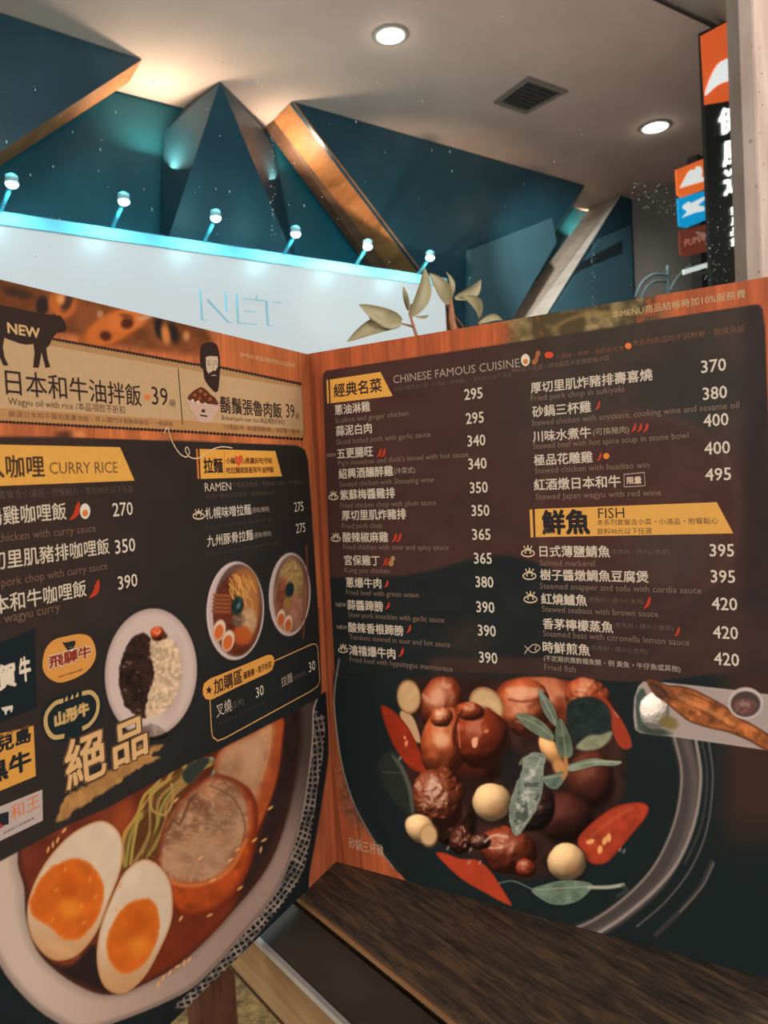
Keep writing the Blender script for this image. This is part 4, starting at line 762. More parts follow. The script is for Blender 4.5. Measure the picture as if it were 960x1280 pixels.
for q in ((82, 874), (89, 871.5), (95.5, 869)): decal(LP, left, 'logo_tick', [(q[0] - 2, q[1] + 3), (q[0] + 1.6, q[1] - 4.5), (q[0] + 2.5, q[1] + 1.5)], (186, 152, 98), 3)
L('山形牛', 69, 908.8, 111, (186, 148, 90), 0.05, h=17, name='logo_lettering')
decal(LP, left, 'logo_panel', [(-60, 825), (0, 803), (43, 786), (46, 884), (0, 903), (-60, 930)], (20, 28, 30), 2)
L('賀', -2, 863, 20, (206, 186, 160), 0.03, h=30, name='logo_lettering'); L('牛', 25, 853, 38.5, (206, 186, 160), 0.03, h=30, name='logo_lettering')
decal(LP, left, 'cow_silhouette', [(1, 884.5), (6, 883.5), (15, 881.5), (16, 884), (14.6, 890), (13, 890.4), (12.4, 887), (8.5, 888.5), (7.8, 893), (6, 893.4), (5, 889), (3, 888)], (196, 178, 156), 3, label='tiny white cow silhouette')
decal(LP, left, 'logo_panel', [(-60, 938), (0, 917), (41.6, 907), (44.5, 970), (0, 988.5), (-60, 1016)], (198, 136, 58), 2, label='yellow square logo with black lettering')
L('鹿兒島', -28, 952, 38.5, (30, 32, 32), 0.03, h=20, name='logo_lettering'); L('黒牛', -18, 984, 38.5, (30, 32, 32), 0.03, h=26, name='logo_lettering'); L('日本の一番', -14, 928, 37, (90, 52, 30), 0.02, h=5)
decal(LP, left, 'logo_panel', [(-60, 1030), (0, 1008), (52.5, 986.8), (53.3, 1025.6), (0, 1051), (-60, 1080)], (168, 148, 136), 2, label='white logo panel with orange lettering')
L('和王', 13.5, 1026.5, 50, (196, 104, 54), 0.0, h=19, name='logo_lettering'); decal(LP, left, 'logo_flag', [(-10, 1020), (10.5, 1014), (10.5, 1030), (-10, 1036)], (34, 34, 36), 3); decal(LP, left, 'logo_flag', [(-10, 1032), (0, 1029), (4, 1033), (-10, 1040)], (150, 44, 34), 4)
L('宮崎和牛飼育農場', 4, 1043, 42, (90, 76, 70), 0.0, h=3)
L('絕', 83, 991, 133, (92, 64, 44), 0.035, h=64, lv=2.6, name='brush_character', res=3); L('絕', 84, 989, 132, (200, 154, 100), 0.014, h=62, lv=3.4, name='brush_character', res=3)
L('品', 142, 962, 185, (88, 62, 44), 0.035, h=54, lv=2.6, name='brush_character', res=3); L('品', 143, 961, 184, (200, 154, 100), 0.014, h=52, lv=3.4, name='brush_character', res=3)
# add-on box
ribbon(LP, left, 'box_outline', [[(262, 872), (264, 912), (265.5, 921), (271.7, 925.8), (280, 923), (388, 864), (397, 857.5), (399.6, 850), (396.7, 809), (394.5, 805), (390, 805), (341, 827)]], 0.9, (190, 140, 84), 3, False)
decal(LP, left, 'logo_badge', [(253, 861), (255, 854), (262, 848.5), (300, 833), (333, 819), (339, 818.5), (342, 822), (342.5, 829), (340, 837), (334, 841.5), (300, 857), (264, 874.5), (257, 874), (253.5, 869)], (206, 140, 62), 3.4, label='orange rounded heading')
st = [(260.8 + (5.2 if k % 2 == 0 else 2.2) * 0.85 * math.cos(-math.pi / 2 + k * math.pi / 5), 862.6 + (5.2 if k % 2 == 0 else 2.2) * 1.15 * math.sin(-math.pi / 2 + k * math.pi / 5)) for k in range(10)]
decal(LP, left, 'star_icon', st, DARK, 4.4)
L('加購區', 267.5, 868.5, 302.5, DARK, 0.015, h=19, lv=4.4); L('優惠價・恕不折扣', 304, 849.5, 339, (84, 48, 28), 0.02, h=9, lv=4.4)
L('30', 320, 872.6, 329.6, (196, 180, 158), h=13, name='printed_price'); L('叉燒', 270.6, 897.5, 289.4, (186, 168, 144), h=17); L('(三片)', 290, 888, 304.5, (110, 94, 82), h=10)
L('拉麵', 351.9, 859, 365.4, (160, 142, 122), h=13); L('(僅限加價購)', 366, 852, 383, (84, 72, 64), h=7); L('30', 386, 840.6, 394, (196, 180, 158), h=12.5, name='printed_price')
L('Braised pork slices', 273, 908, 330, (58, 48, 44), h=6)
# ------------------------------------------------------------------ table, ledge, floor
TZ = TABLE_Z; FLOOR = 0.0; WY = 0.95                       # WY: the window glass
XT, lz = 0.2665, 0.7445
XL = (on_z(322, 1169, lz).x + on_z(437, 1280, lz).x) / 2
tb = thing('dining_table', 'dark stained wooden tabletop with worn edge that the menu stands on', 'table', (XT, 0.2, 0))
top = box('tabletop', (XT, -0.42, TZ - 0.032), (XT + 0.85, WY - 0.03, TZ), wood_mat('dark_walnut', (42, 37, 33), (70, 58, 48), (116, 88, 60), 30.0, (8, 1.0, 3), 0.55, 0.18, 0.6), tb, bevel=0.0022)
box('edge_band', (XT - 0.0016, -0.42, TZ - 0.0052), (XT + 0.0008, WY - 0.03, TZ - 0.0012), wood_mat('worn_edge', (84, 58, 38), (128, 90, 58), (160, 116, 76), 14, (1, 0.3, 2)), tb)
bmx = mat('black_steel', (40, 38, 36), 0.42, 0.4, 0.1, 30)
swm = wood_mat('leg_wood', (58, 34, 24), (92, 56, 40), (112, 70, 50), 9, (6, 6, 1))
c0 = CAM + ray(269, 1240) * 0.84; cx, cy = c0.x, c0.y
for x in (cx, XT + 0.77):
    for y in (-0.34, cy):
        bm = bmesh.new(); rq = lambda x0, x1, y0, y1, z: [Vector((x0, y0, z)), Vector((x1, y0, z)), Vector((x1, y1, z)), Vector((x0, y1, z))]
        prism(bm, rq(x - 0.014, x + 0.017, y - 0.016, y + 0.014, 0), rq(x - 0.030, x + 0.017, y - 0.016, y + 0.026, TZ - 0.0325)); o = bm_obj('leg', bm, swm, tb)
for y in (-0.34, cy): box('apron', (cx + 0.018, y - 0.01, TZ - 0.1), (XT + 0.738, y + 0.012, TZ - 0.0325), swm, tb)
ld = thing('bench_ledge', 'black metal ledge with a bright steel edge beside the table', 'ledge', (XL, 0.2, 0))
pL3 = on_x(286, 1202, XL); pL3b = on_x(360, 1280, XL); lowz = (pL3.z + pL3b.z) / 2
box('ledge_top', (XL, -0.42, lz - 0.004), (XT - 0.005, WY - 0.05, lz), mat('ledge_black', (62, 55, 49), 0.38, 0.35, 0.18, 18, bump=0.1), ld)
box('ledge_nosing', (XL - 0.0034, -0.42, lz - 0.0035), (XL, WY - 0.05, lz + 0.0006), mat('nosing_steel', (176, 172, 164), 0.3, 0.6, 0.1, 40, 0.35), ld)
sm = wood_mat('side_floor_reflection', (106, 80, 54), (136, 104, 72), (160, 126, 90), 7, (1, 0.4, 5), 0.22, 0.55, 0.12)  # floor's tan reflection put into the metal side's colour
box('ledge_side', (XL - 0.0012, -0.42, lowz), (XL + 0.012, WY - 0.05, lz - 0.0042), sm, ld)
box('ledge_lip', (XL - 0.0024, -0.42, lowz - 0.0016), (XL + 0.012, WY - 0.05, lowz), mat('lip_dark', (70, 52, 36), 0.4), ld)
for y in (-0.3, 0.3, 0.8): box('ledge_bracket', (XL + 0.004, y - 0.015, 0), (XL + 0.02, y + 0.015, lowz - 0.0018), bmx, ld)
fm, nt, b = node_mat('pavement_ochre')
tc = nt.nodes.new('ShaderNodeTexCoord'); n1 = nt.nodes.new('ShaderNodeTexNoise'); n1.inputs['Scale'].default_value = 26; n1.inputs['Detail'].default_value = 6; n1.inputs['Roughness'].default_value = 0.7
cr = nt.nodes.new('ShaderNodeValToRGB'); e = cr.color_ramp.elements; e[0].position = 0.38; e[0].color = lin((84, 66, 38)) + (1,); e[1].position = 0.62; e[1].color = lin((176, 144, 88)) + (1,)
nt.links.new(tc.outputs['Object'], n1.inputs['Vector']); nt.links.new(n1.outputs['Fac'], cr.inputs['Fac']); nt.links.new(cr.outputs['Color'], b.inputs['Base Color']); b.inputs['Roughness'].default_value = 0.7
fl = box('floor', (-2.6, -2.2, -0.05), (3.4, WY + 0.03, 0.0), fm); fl['kind'] = 'structure'
og = box('floor_outside', (-2.6, WY + 0.03, -0.05), (9.5, 6.2, -0.0), fm); og['kind'] = 'structure'
# ------------------------------------------------------------------ window: glass, post and frame
g, nt, b = node_mat('window_glass')
for n in list(nt.nodes): nt.nodes.remove(n)
out = nt.nodes.new('ShaderNodeOutputMaterial'); mx_ = nt.nodes.new('ShaderNodeMixShader'); tr = nt.nodes.new('ShaderNodeBsdfTransparent'); gl = nt.nodes.new('ShaderNodeBsdfGlossy'); fr = nt.nodes.new('ShaderNodeFresnel')
gl.inputs['Roughness'].default_value = 0.02; fr.inputs['IOR'].default_value = 1.16; tr.inputs['Color'].default_value = (0.96, 0.98, 0.98, 1)
nt.links.new(fr.outputs[0], mx_.inputs[0]); nt.links.new(tr.outputs[0], mx_.inputs[1]); nt.links.new(gl.outputs[0], mx_.inputs[2]); nt.links.new(mx_.outputs[0], out.inputs['Surface'])
pl0 = on_y(913, 175, WY + 0.03); _r = ray(946, 175); yn = pl0.x / (_r.x / _r.y)   # near corner of the post
wg = mesh_obj('window_1', [(-1.6, WY, 0.02), (pl0.x + 0.01, WY, 0.02), (pl0.x + 0.01, WY, 3.3), (-1.6, WY, 3.3)], [(0, 1, 2, 3)], g); wg['kind'] = 'structure'
pm, nt, b = node_mat('whitewashed_post')
tc = nt.nodes.new('ShaderNodeTexCoord'); mp = nt.nodes.new('ShaderNodeMapping'); mp.inputs['Scale'].default_value = (1, 1, 0.25); n1 = nt.nodes.new('ShaderNodeTexNoise'); n1.inputs['Scale'].default_value = 22; n1.inputs['Detail'].default_value = 8
vo = nt.nodes.new('ShaderNodeTexNoise'); vo.inputs['Scale'].default_value = 60; vo.inputs['Detail'].default_value = 2
cr = nt.nodes.new('ShaderNodeValToRGB'); e = cr.color_ramp.elements; e[0].position = 0.3; e[0].color = lin((186, 160, 144)) + (1,); e[1].position = 0.7; e[1].color = lin((214, 192, 176)) + (1,)
c2 = nt.nodes.new('ShaderNodeValToRGB'); e = c2.color_ramp.elements; e[0].position = 0.70; e[0].color = (0, 0, 0, 1); e[1].position = 0.76; e[1].color = (1, 1, 1, 1)
mxx = nt.nodes.new('ShaderNodeMix'); mxx.data_type = 'RGBA'; mxx.inputs['B'].default_value = lin((150, 104, 70)) + (1,)
nt.links.new(tc.outputs['Object'], mp.inputs['Vector']); nt.links.new(mp.outputs['Vector'], n1.inputs['Vector']); nt.links.new(tc.outputs['Object'], vo.inputs['Vector']); nt.links.new(n1.outputs['Fac'], cr.inputs['Fac']); nt.links.new(vo.outputs['Fac'], c2.inputs['Fac'])
nt.links.new(c2.outputs['Color'], mxx.inputs['Factor']); nt.links.new(cr.outputs['Color'], mxx.inputs['A']); nt.links.new(mxx.outputs['Result'], b.inputs['Base Color']); b.inputs['Roughness'].default_value = 0.6
t1 = box('trim_1', (pl0.x, yn + 0.0015, 0), (pl0.x + 0.0028, WY + 0.03, 3.3), pm, bevel=0.0008); t1['kind'] = 'structure'
t2 = box('trim_2', (pl0.x + 0.005, yn, 0), (pl0.x + 0.36, WY + 0.03, 3.3), pm, bevel=0.001); t2['kind'] = 'structure'
# nail heads and chips on the second board
bm = bmesh.new()
for px, py in ((950, 60), (952, 92), (949, 115), (953, 131), (950, 166), (954, 205), (951, 300), (955, 250)):
    p = on_y(px, py, yn - 0.0005)
    bmesh.ops.create_cone(bm, segments=10, radius1=0.0016, radius2=0.001, depth=0.002, cap_ends=True, matrix=Matrix.Translation(p) @ Matrix.Rotation(math.pi / 2, 4, 'X'))
o = bm_obj('nail_heads', bm, mat('rust', (136, 86, 50), 0.8), t2)
# dried water marks on the glass
rs = random.Random(11); bm = bmesh.new()
def speck(px, py, r, el=1.0):
    p = on_y(px, py, WY - 0.0012); n = 7
    v = [bm.verts.new(p + Vector((math.cos(2 * math.pi * k / n) * r * rs.uniform(.6, 1.2), rs.uniform(-.0001, .0001), math.sin(2 * math.pi * k / n) * r * el * rs.uniform(.6, 1.2)))) for k in range(n)]; bm.faces.new(v)
for k in range(34): speck(341 + rs.gauss(0, 1.2), rs.uniform(160, 305), rs.uniform(.0004, .0013))
for k in range(18): speck(rs.uniform(278, 312) , rs.uniform(58, 82), rs.uniform(.0004, .0014))
for k in range(10): speck(322 + rs.gauss(0, 5), 97 + rs.gauss(0, 6), rs.uniform(.0005, .0018))
for k in range(30): speck(742 + rs.gauss(0, 1.5), rs.uniform(290, 385), rs.uniform(.0006, .0015))
for k in range(60): speck(rs.uniform(790, 850), rs.uniform(228, 268), rs.uniform(.0005, .0016))
for k in range(60): speck(rs.uniform(880, 912), rs.uniform(270, 352), rs.uniform(.0006, .0018))
for k in range(150): speck(rs.uniform(0, 905), rs.uniform(0, 360), rs.uniform(.0003, .0010), rs.choice((1, 1, 2.5)))
for px, py, l in ((632, 258, 8), (655, 230, 6), (430, 232, 7), (718, 345, 5), (540, 188, 6), (190, 262, 5)): speck(px, py, .0005, l)
o = bm_obj('water_marks', bm, mat('dried_water', (150, 166, 166), 0.4, 0.5), wg); o['kind'] = 'stuff'

# ------------------------------------------------------------------ potted plant behind the menu
pp = thing('potted_plant', 'leafy plant with pale olive leaves rising behind the menu', 'plant', (0, 0, 0))
PD = 0.78
leafm, nt, b = node_mat('pale_leaf')
tc = nt.nodes.new('ShaderNodeTexCoord'); n1 = nt.nodes.new('ShaderNodeTexNoise'); n1.inputs['Scale'].default_value = 60
cr = nt.nodes.new('ShaderNodeValToRGB'); e = cr.color_ramp.elements; e[0].color = lin((120, 112, 78)) + (1,); e[1].color = lin((168, 152, 112)) + (1,)
nt.links.new(tc.outputs['Object'], n1.inputs['Vector']); nt.links.new(n1.outputs['Fac'], cr.inputs['Fac']); nt.links.new(cr.outputs['Color'], b.inputs['Base Color']); b.inputs['Roughness'].default_value = 0.5
def plant_leaf(bx, by, tx, ty, wpx, bend=0.0, d0=0.0, d1=0.0, tilt=0.35):
    B_, T_ = on_y(bx, by, PD + d0), on_y(tx, ty, PD + d1); ax = T_ - B_; ln = ax.length; ax.normalize()
    sd = ax.cross(Vector((0, -1, 0))).normalized(); nn = sd.cross(ax).normalized(); ww = wpx / FPX * (B_ - CAM).length; V, F = [], []
    n = 10
    for i in range(n + 1):
        t = i / n; wd = ww * 0.5 * (math.sin(math.pi * min(1, t * 0.94 + 0.05)) ** 0.75) * (1 - 0.25 * (t - .4)); c = B_ + ax * ln * t + sd * bend * ln * math.sin(math.pi * t) + nn * 0.10 * ln * math.sin(math.pi * t)
        for j in (-1, -0.5, 0, 0.5, 1): V.append(c + sd * wd * j + nn * wd * tilt * abs(j))
    for i in range(n):
        for j in range(4): a = i * 5 + j; F.append((a, a + 1, a + 6, a + 5))
    V2 = [v - nn * 0.0004 for v in V]; m = len(V)
    F2 = [tuple(m + k for k in f[::-1]) for f in F]
    ed = [(i * 5, i * 5 + 5) for i in range(n)] + [(i * 5 + 9, i * 5 + 4) for i in range(n)]
    F3 = [(b_, a_, a_ + m, b_ + m) for a_, b_ in ed]
    return mesh_obj('leaf', V + V2, F + F2 + F3, leafm, pp, True)
plant_leaf(502, 402, 449, 381, 24, -0.12); plant_leaf(500, 405, 461, 397, 11, -0.1, .01, .0)
plant_leaf(500, 405, 434, 427, 19, 0.10, 0, .02); plant_leaf(513, 396, 531, 335, 22, 0.05, 0, -.01); plant_leaf(510, 388, 504, 358, 9, -0.1, .01, .01)
plant_leaf(563, 378, 537, 342, 24, -0.1, 0, -.01); plant_leaf(564, 372, 558, 340, 10, 0.0, .0, .02); plant_leaf(568, 373, 601, 350, 15, 0.1); plant_leaf(599, 402, 579, 370, 18, 0.1, .01, -.01)
plant_leaf(598, 404, 628, 400, 9, -0.1); plant_leaf(520, 396, 536, 394, 4, 0.1)
stm = mat('plant_stem', (150, 98, 66), 0.6); foot = on_y(540, 440, PD); foot = Vector((foot.x, PD, TZ))
bm = bmesh.new(); tube(bm, [foot + Vector((0.03, 0, 0.13)), on_y(572, 430, PD), on_y(565, 400, PD), on_y(563, 372, PD)], [.006, .005, .0045, .0025]); bm_obj('stem', bm, stm, pp, True)
bm = bmesh.new(); tube(bm, [foot + Vector((-0.01, 0, 0.13)), on_y(528, 440, PD), on_y(519, 415, PD), on_y(512, 392, PD), on_y(514, 380, PD)], [.003, .0026, .0022, .0016, .001]); tube(bm, [on_y(516, 408, PD), on_y(500, 404, PD)], [.0018, .001]); bm_obj('stem', bm, stm, pp, True)
bm = bmesh.new(); tube(bm, [foot + Vector((0.04, 0, 0.13)), on_y(606, 425, PD), on_y(599, 402, PD)], [.0026, .002, .0014]); bm_obj('stem', bm, stm, pp, True)
bm = bmesh.new(); tube(bm, [foot + Vector((0, 0, z)) for z in (0.0005, 0.004, 0.13, 0.14)], [.05, .056, .072, .075], 24); bm_obj('flower_pot', bm, mat('terracotta', (150, 84, 54), 0.8), pp, True)
bm = bmesh.new(); tube(bm, [foot + Vector((0, 0, 0.1402)), foot + Vector((0, 0, 0.143))], [.066, .064], 24); bm_obj('soil', bm, mat('soil', (58, 42, 32), 0.95, bump=.6), pp)
# ------------------------------------------------------------------ outside: canopy ceiling and wall
CZ = 3.35; YA, YB = 4.04, 4.42
def struct(o): o['kind'] = 'structure'; return o
ceilm = mat('canopy_plaster', (186, 162, 150), 0.85, 0.1, 0.05, 3)
# edge line of the canopy soffit at the upper right
e1, e2 = on_z(790, -12, CZ), on_z(915, 47, CZ)
ed = (e2 - e1).normalized(); far = e2 + ed * 3.0; near = e1 - ed * 6.0
cl = mesh_obj('ceiling', [(-4, WY + 0.06, CZ), (near.x, max(near.y, WY + 0.06), CZ), (e1.x, e1.y, CZ), (far.x, far.y, CZ), (far.x, YB + 0.02, CZ), (-4, YB + 0.02, CZ)], [(0, 1, 2, 3, 4, 5)], ceilm); struct(cl)
c2_ = box('ceiling_beyond', (2.0, WY + 0.06, CZ + 0.03), (12, YB + 3, CZ + 0.2), mat('upper_soffit', (150, 142, 132), 0.8, 0.1, 0.1, 2)); struct(c2_)
teal = mat('teal_cladding', (22, 84, 98), 0.45, 0.35, 0.12, 3)
teal2 = mat('navy_cladding', (28, 64, 77), 0.35, 0.5, 0.14, 4)
wb = box('wall_back', (-6, YB + 0.035, 0), (12, YB + 0.2, CZ), teal); struct(wb)

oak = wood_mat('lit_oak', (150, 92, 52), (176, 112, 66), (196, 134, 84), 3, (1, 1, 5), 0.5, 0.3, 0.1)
oakd = wood_mat('shaded_oak', (84, 56, 40), (100, 68, 50), (118, 82, 60), 3, (1, 1, 5), 0.5, 0.3, 0.1)  # darker copy of the oak, corner shade put into its colour
ash = wood_mat('pale_ash', (206, 194, 178), (224, 214, 200), (236, 228, 216), 3, (1, 1, 5), 0.5, 0.3, 0.1)
def quad(name, pts, m, parent, th=0.012, n=None):
    p = [Vector(q) for q in pts]; nn = (p[1] - p[0]).cross(p[2] - p[0]).normalized()
    if nn.dot(CAM - p[0]) < 0: nn = -nn
    bm = bmesh.new(); prism(bm, p, [q - nn * th for q in p]); return bm_obj(name, bm, m, parent)
# left wedge panel with wooden lower edge
f1 = thing('wedge_panel', 'dark wedge-shaped wall panel with a wooden lower edge at the upper left', 'wall panel', (0.6, YA, CZ))
a, b_, c_ = on_z(177, 75, CZ - 0.006), on_z(-170, -40, CZ - 0.006), on_y(-170, 300, YA)
quad('panel_face', [a, b_, c_], teal2, f1, 0.02)
r0, r1 = on_z(161, 103, CZ - 0.004), on_y(-170, 318, YB)
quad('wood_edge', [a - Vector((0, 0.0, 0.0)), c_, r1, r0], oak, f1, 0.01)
# pyramid between the two wedges
f2 = thing('pyramid_panel', 'dark pointed wall panel touching the ceiling between the two wood-edged wedges', 'wall panel', (1.9, YB, CZ))
ap = on_z(275, 102, CZ - 0.004); rear = [on_z(240, 125, CZ - 0.004), on_y(205, 165, YB), on_y(200, 330, YB), on_y(370, 330, YB), on_y(343, 184, YB), on_z(332, 158, CZ - 0.004)]
rear = [Vector((p.x, YB, p.z)) for p in rear]
mesh_obj('panel_face', [ap] + rear, [(0, 1, 2), (0, 2, 3), (0, 3, 4), (0, 4, 5), (0, 5, 6), (0, 6, 1)], teal2, f2)
# big wedge with orange wooden side
f3 = thing('wedge_panel', 'broad dark triangular wall panel with an orange wooden side behind the plant', 'wall panel', (3.5, YA, CZ))
A1, A2 = on_z(364, 128, CZ - 0.004), on_z(740, 228, CZ - 0.004); A1.y = A2.y = YA
A3, A4 = on_y(600, 430, YA), on_y(588, 415, YA)
bl = on_y(540, 343, YA)
quad('panel_face', [A1, A2, on_y(590, 440, YA), on_y(583, 415, YA)], teal2, f3, 0.03)
s0, s1 = on_z(347, 146, CZ - 0.004), on_y(497, 343, YB - 0.12); s0.y = YB - 0.12
t_ = on_y(583, 415, YA); u_ = on_y(548, 415, YB - 0.12)
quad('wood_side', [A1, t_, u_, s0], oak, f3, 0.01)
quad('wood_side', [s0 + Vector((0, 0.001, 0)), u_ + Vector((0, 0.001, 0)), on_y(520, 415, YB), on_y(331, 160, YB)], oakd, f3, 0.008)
quad('panel_return', [A2, on_y(716, 262, YB), on_y(570, 450, YB), on_y(590, 440, YA)], teal2, f3, 0.01)
# right wedge, pale side
f4 = thing('wedge_panel', 'wall panel with a pale whitish wooden side rising above the menu at right', 'wall panel', (5.2, YA, CZ))
B1 = on_z(780, 242, CZ - 0.004); B1.y = YA; m1 = on_y(765, 248, 4.2); B2 = on_y(680, 396, YA); B3 = on_y(660, 398, 4.2); B4 = on_y(632, 402, YB - 0.02); B5 = on_y(736, 262, YB - 0.02)
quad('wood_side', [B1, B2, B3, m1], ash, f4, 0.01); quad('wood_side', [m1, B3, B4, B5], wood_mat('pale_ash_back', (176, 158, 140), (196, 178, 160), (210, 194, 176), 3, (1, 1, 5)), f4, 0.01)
xr = on_z(784, 243, CZ).x
quad('panel_face', [B1 + Vector((0, .002, 0)), (xr + 0.6, YA + 0.002, CZ - 0.004), (xr + 0.6, YA + 0.002, 1.6), on_y(640, 460, YA + 0.002)], teal2, f4, 0.02)
# a building's reflection, built as thin teal panels on the wall
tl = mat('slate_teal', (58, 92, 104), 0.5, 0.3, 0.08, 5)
def relief(name, label, pts, y, m, th=0.03):
    p = [on_y(a, b, y) for a, b in pts]; bm = bmesh.new(); prism(bm, p, [q + Vector((0, th, 0)) for q in p]); o = bm_obj(name, bm, m); tag(o, label, 'wall panel'); return o
relief('reflection_panel', 'reflection of a building as a slate blue slanted panel left of the pale wooden side', [(588, 312), (690, 272), (696, 303), (622, 430), (586, 440)], YA - 0.05, tl, 0.045)
o = relief('reflection_panel', 'reflection of a building as a slate blue panel with dark slot right of the pale wooden side', [(752, 297), (789, 281), (793, 420), (690, 430), (692, 390)], YA - 0.05, tl, 0.045)
p = [on_y(a, b, YA - 0.056) for a, b in ((728, 327), (778, 300), (778, 316), (716, 341))]; bm = bmesh.new(); prism(bm, p, [q + Vector((0, .004, 0)) for q in p]); bm_obj('slot', bm, mat('slot_dark', (34, 44, 48), 0.6), o)  # dark part of the reflected building

# ------------------------------------------------------------------ side wall and pillar at right
xw = xr + 0.12
sw = box('wall_right', (xw, WY + 0.35, 0), (xw + 0.1, YA, CZ - 0.005), mat('side_wall_dark', (124, 118, 112), 0.6, 0.3, 0.15, 2)); struct(sw)
# ------------------------------------------------------------------ lightbox sign
sg = thing('lightbox_sign', 'long glowing white lightbox sign with raised letters above the left page', 'sign', (2.0, YB - 0.2, 1.6))
YS = YA - 0.17; pr = on_y(555, 350, YS); z1 = (on_y(0, 283, YS).z + on_y(545, 353, YS).z) / 2; z0 = z1 - 0.95; x0 = -2.4; x1 = pr.x
zb = (on_y(0, 268, YS).z + on_y(540, 345, YS).z) / 2
print('sign z', z0, z1, zb, x1, on_y(0, 283, YS), on_y(545, 353, YS))
box('light_panel', (x0, YS, z0), (x1, YS + 0.02, z1 - 0.012), mat('lit_acrylic', (36, 44, 46), 0.4, 0.2, 0.0, 1, emit=0.88, emitc=(214, 220, 220)), sg)
box('sign_case', (x0, YS + 0.0205, z0), (x1 + 0.01, YA - 0.012, z1 - 0.012), mat('case_grey', (90, 130, 140), 0.5), sg)
box('header_board', (x0, YS - 0.02, z1 - 0.011), (x1 + 0.01, YA - 0.012, zb), mat('header_white', (120, 186, 200), 0.6, 0.2, 0.03, 2), sg)
me = glyphs('NET', 0.01, 3); co = np.empty(len(me.vertices) * 3, np.float32); me.vertices.foreach_get('co', co); co = co.reshape(-1, 3)
q0, q1 = on_y(251, 396, YS), on_y(352, 412, YS); hh = (on_y(300, 368, YS).z - on_y(300, 404, YS).z) / (co[:, 1].max()); ss = (q1.x - q0.x) / (co[:, 0].max() - co[:, 0].min())
zz = on_y(300, 404, YS).z
bpy.data.meshes.remove(me)
cu = bpy.data.curves.new('t', 'FONT'); cu.body = 'NET'; cu.extrude = 0.06; cu.resolution_u = 3; cu.offset = 0.012
to = bpy.data.objects.new('t', cu); COL.objects.link(to); me = bpy.data.meshes.new_from_object(to.evaluated_get(bpy.context.evaluated_depsgraph_get())); bpy.data.objects.remove(to); me.materials.clear()
co = np.empty(len(me.vertices) * 3, np.float32); me.vertices.foreach_get('co', co); co = co.reshape(-1, 3)
wz = np.stack([q0.x + (co[:, 0] - co[:, 0].min()) * ss, YS - 0.014 - co[:, 2] * 0.2, zz + co[:, 1] * hh], -1); me.vertices.foreach_set('co', wz.astype(np.float32).ravel()); me.update()
lo_ = link_obj('raised_letters', me, mat('letter_acrylic', (36, 44, 46), 0.4, 0.2, 0.0, 1, emit=0.88, emitc=(214, 220, 220)), sg)
me.materials.append(mat('letter_side', (70, 150, 170), 0.4, 0.2, 0.0, 1, emit=0.45, emitc=(150, 214, 226)))
for q in me.polygons: q.material_index = 0 if abs(q.normal.y) > 0.7 else 1

# picture lamps on arms over the sign
heads = [(15, 228), (155, 250), (270, 271), (370, 291), (460, 307), (538, 321)]
for k, (px, py) in enumerate(heads):
    h0 = on_y(px, py, YS - 0.26);
    names = ('leftmost', 'second from left', 'third from left', 'fourth from left', 'fifth from left', 'rightmost')
    t = thing('arm_lamp', 'small bright arm lamp over the white lightbox sign, %s of the six' % names[k], 'lamp', (h0.x - 0.05, YS - 0.02, zb), 'arm lamps above the lightbox sign')
    bm = bmesh.new(); tube(bm, [Vector((on_y(px - 17, py + 26, YS + 0.02).x, YS + 0.02, zb - 0.001)), h0 + Vector((-0.004, 0.012, -0.012)), h0 + Vector((0, 0.01, 0.006))], 0.010, 8)
    bm_obj('arm', bm, mat('lamp_arm', (60, 150, 170), 0.4), t, True)
    bm = bmesh.new(); tube(bm, [h0 + Vector((0, 0, 0.035)), h0 + Vector((0, 0, 0.03)), h0 + Vector((0, 0.005, 0.0))], [.010, .025, .027], 14); bm_obj('lamp_head', bm, mat('lamp_head', (150, 190, 196), 0.4), t, True)
    bm = bmesh.new(); bmesh.ops.create_uvsphere(bm, u_segments=14, v_segments=8, radius=0.026, matrix=Matrix.Translation(h0 + Vector((0, 0.003, -0.006))) @ Matrix.Diagonal((1, 1, 0.7, 1)))
    bm_obj('bulb', bm, mat('bulb_glow', (190, 240, 250), 0.4, emit=9, emitc=(190, 240, 250)), t, True)
    spot_light('arm_lamp_light', h0 + Vector((0, 0.02, -0.05)), (h0.x - 0.02, YS, zb - 0.1), 9, (0.35, 0.88, 1.0), 120, 1.0, 0.02)
    point_light('arm_lamp_light', h0 + Vector((0, -0.02, 0.08)), 1.8, (0.16, 0.85, 1.0), 0.03)
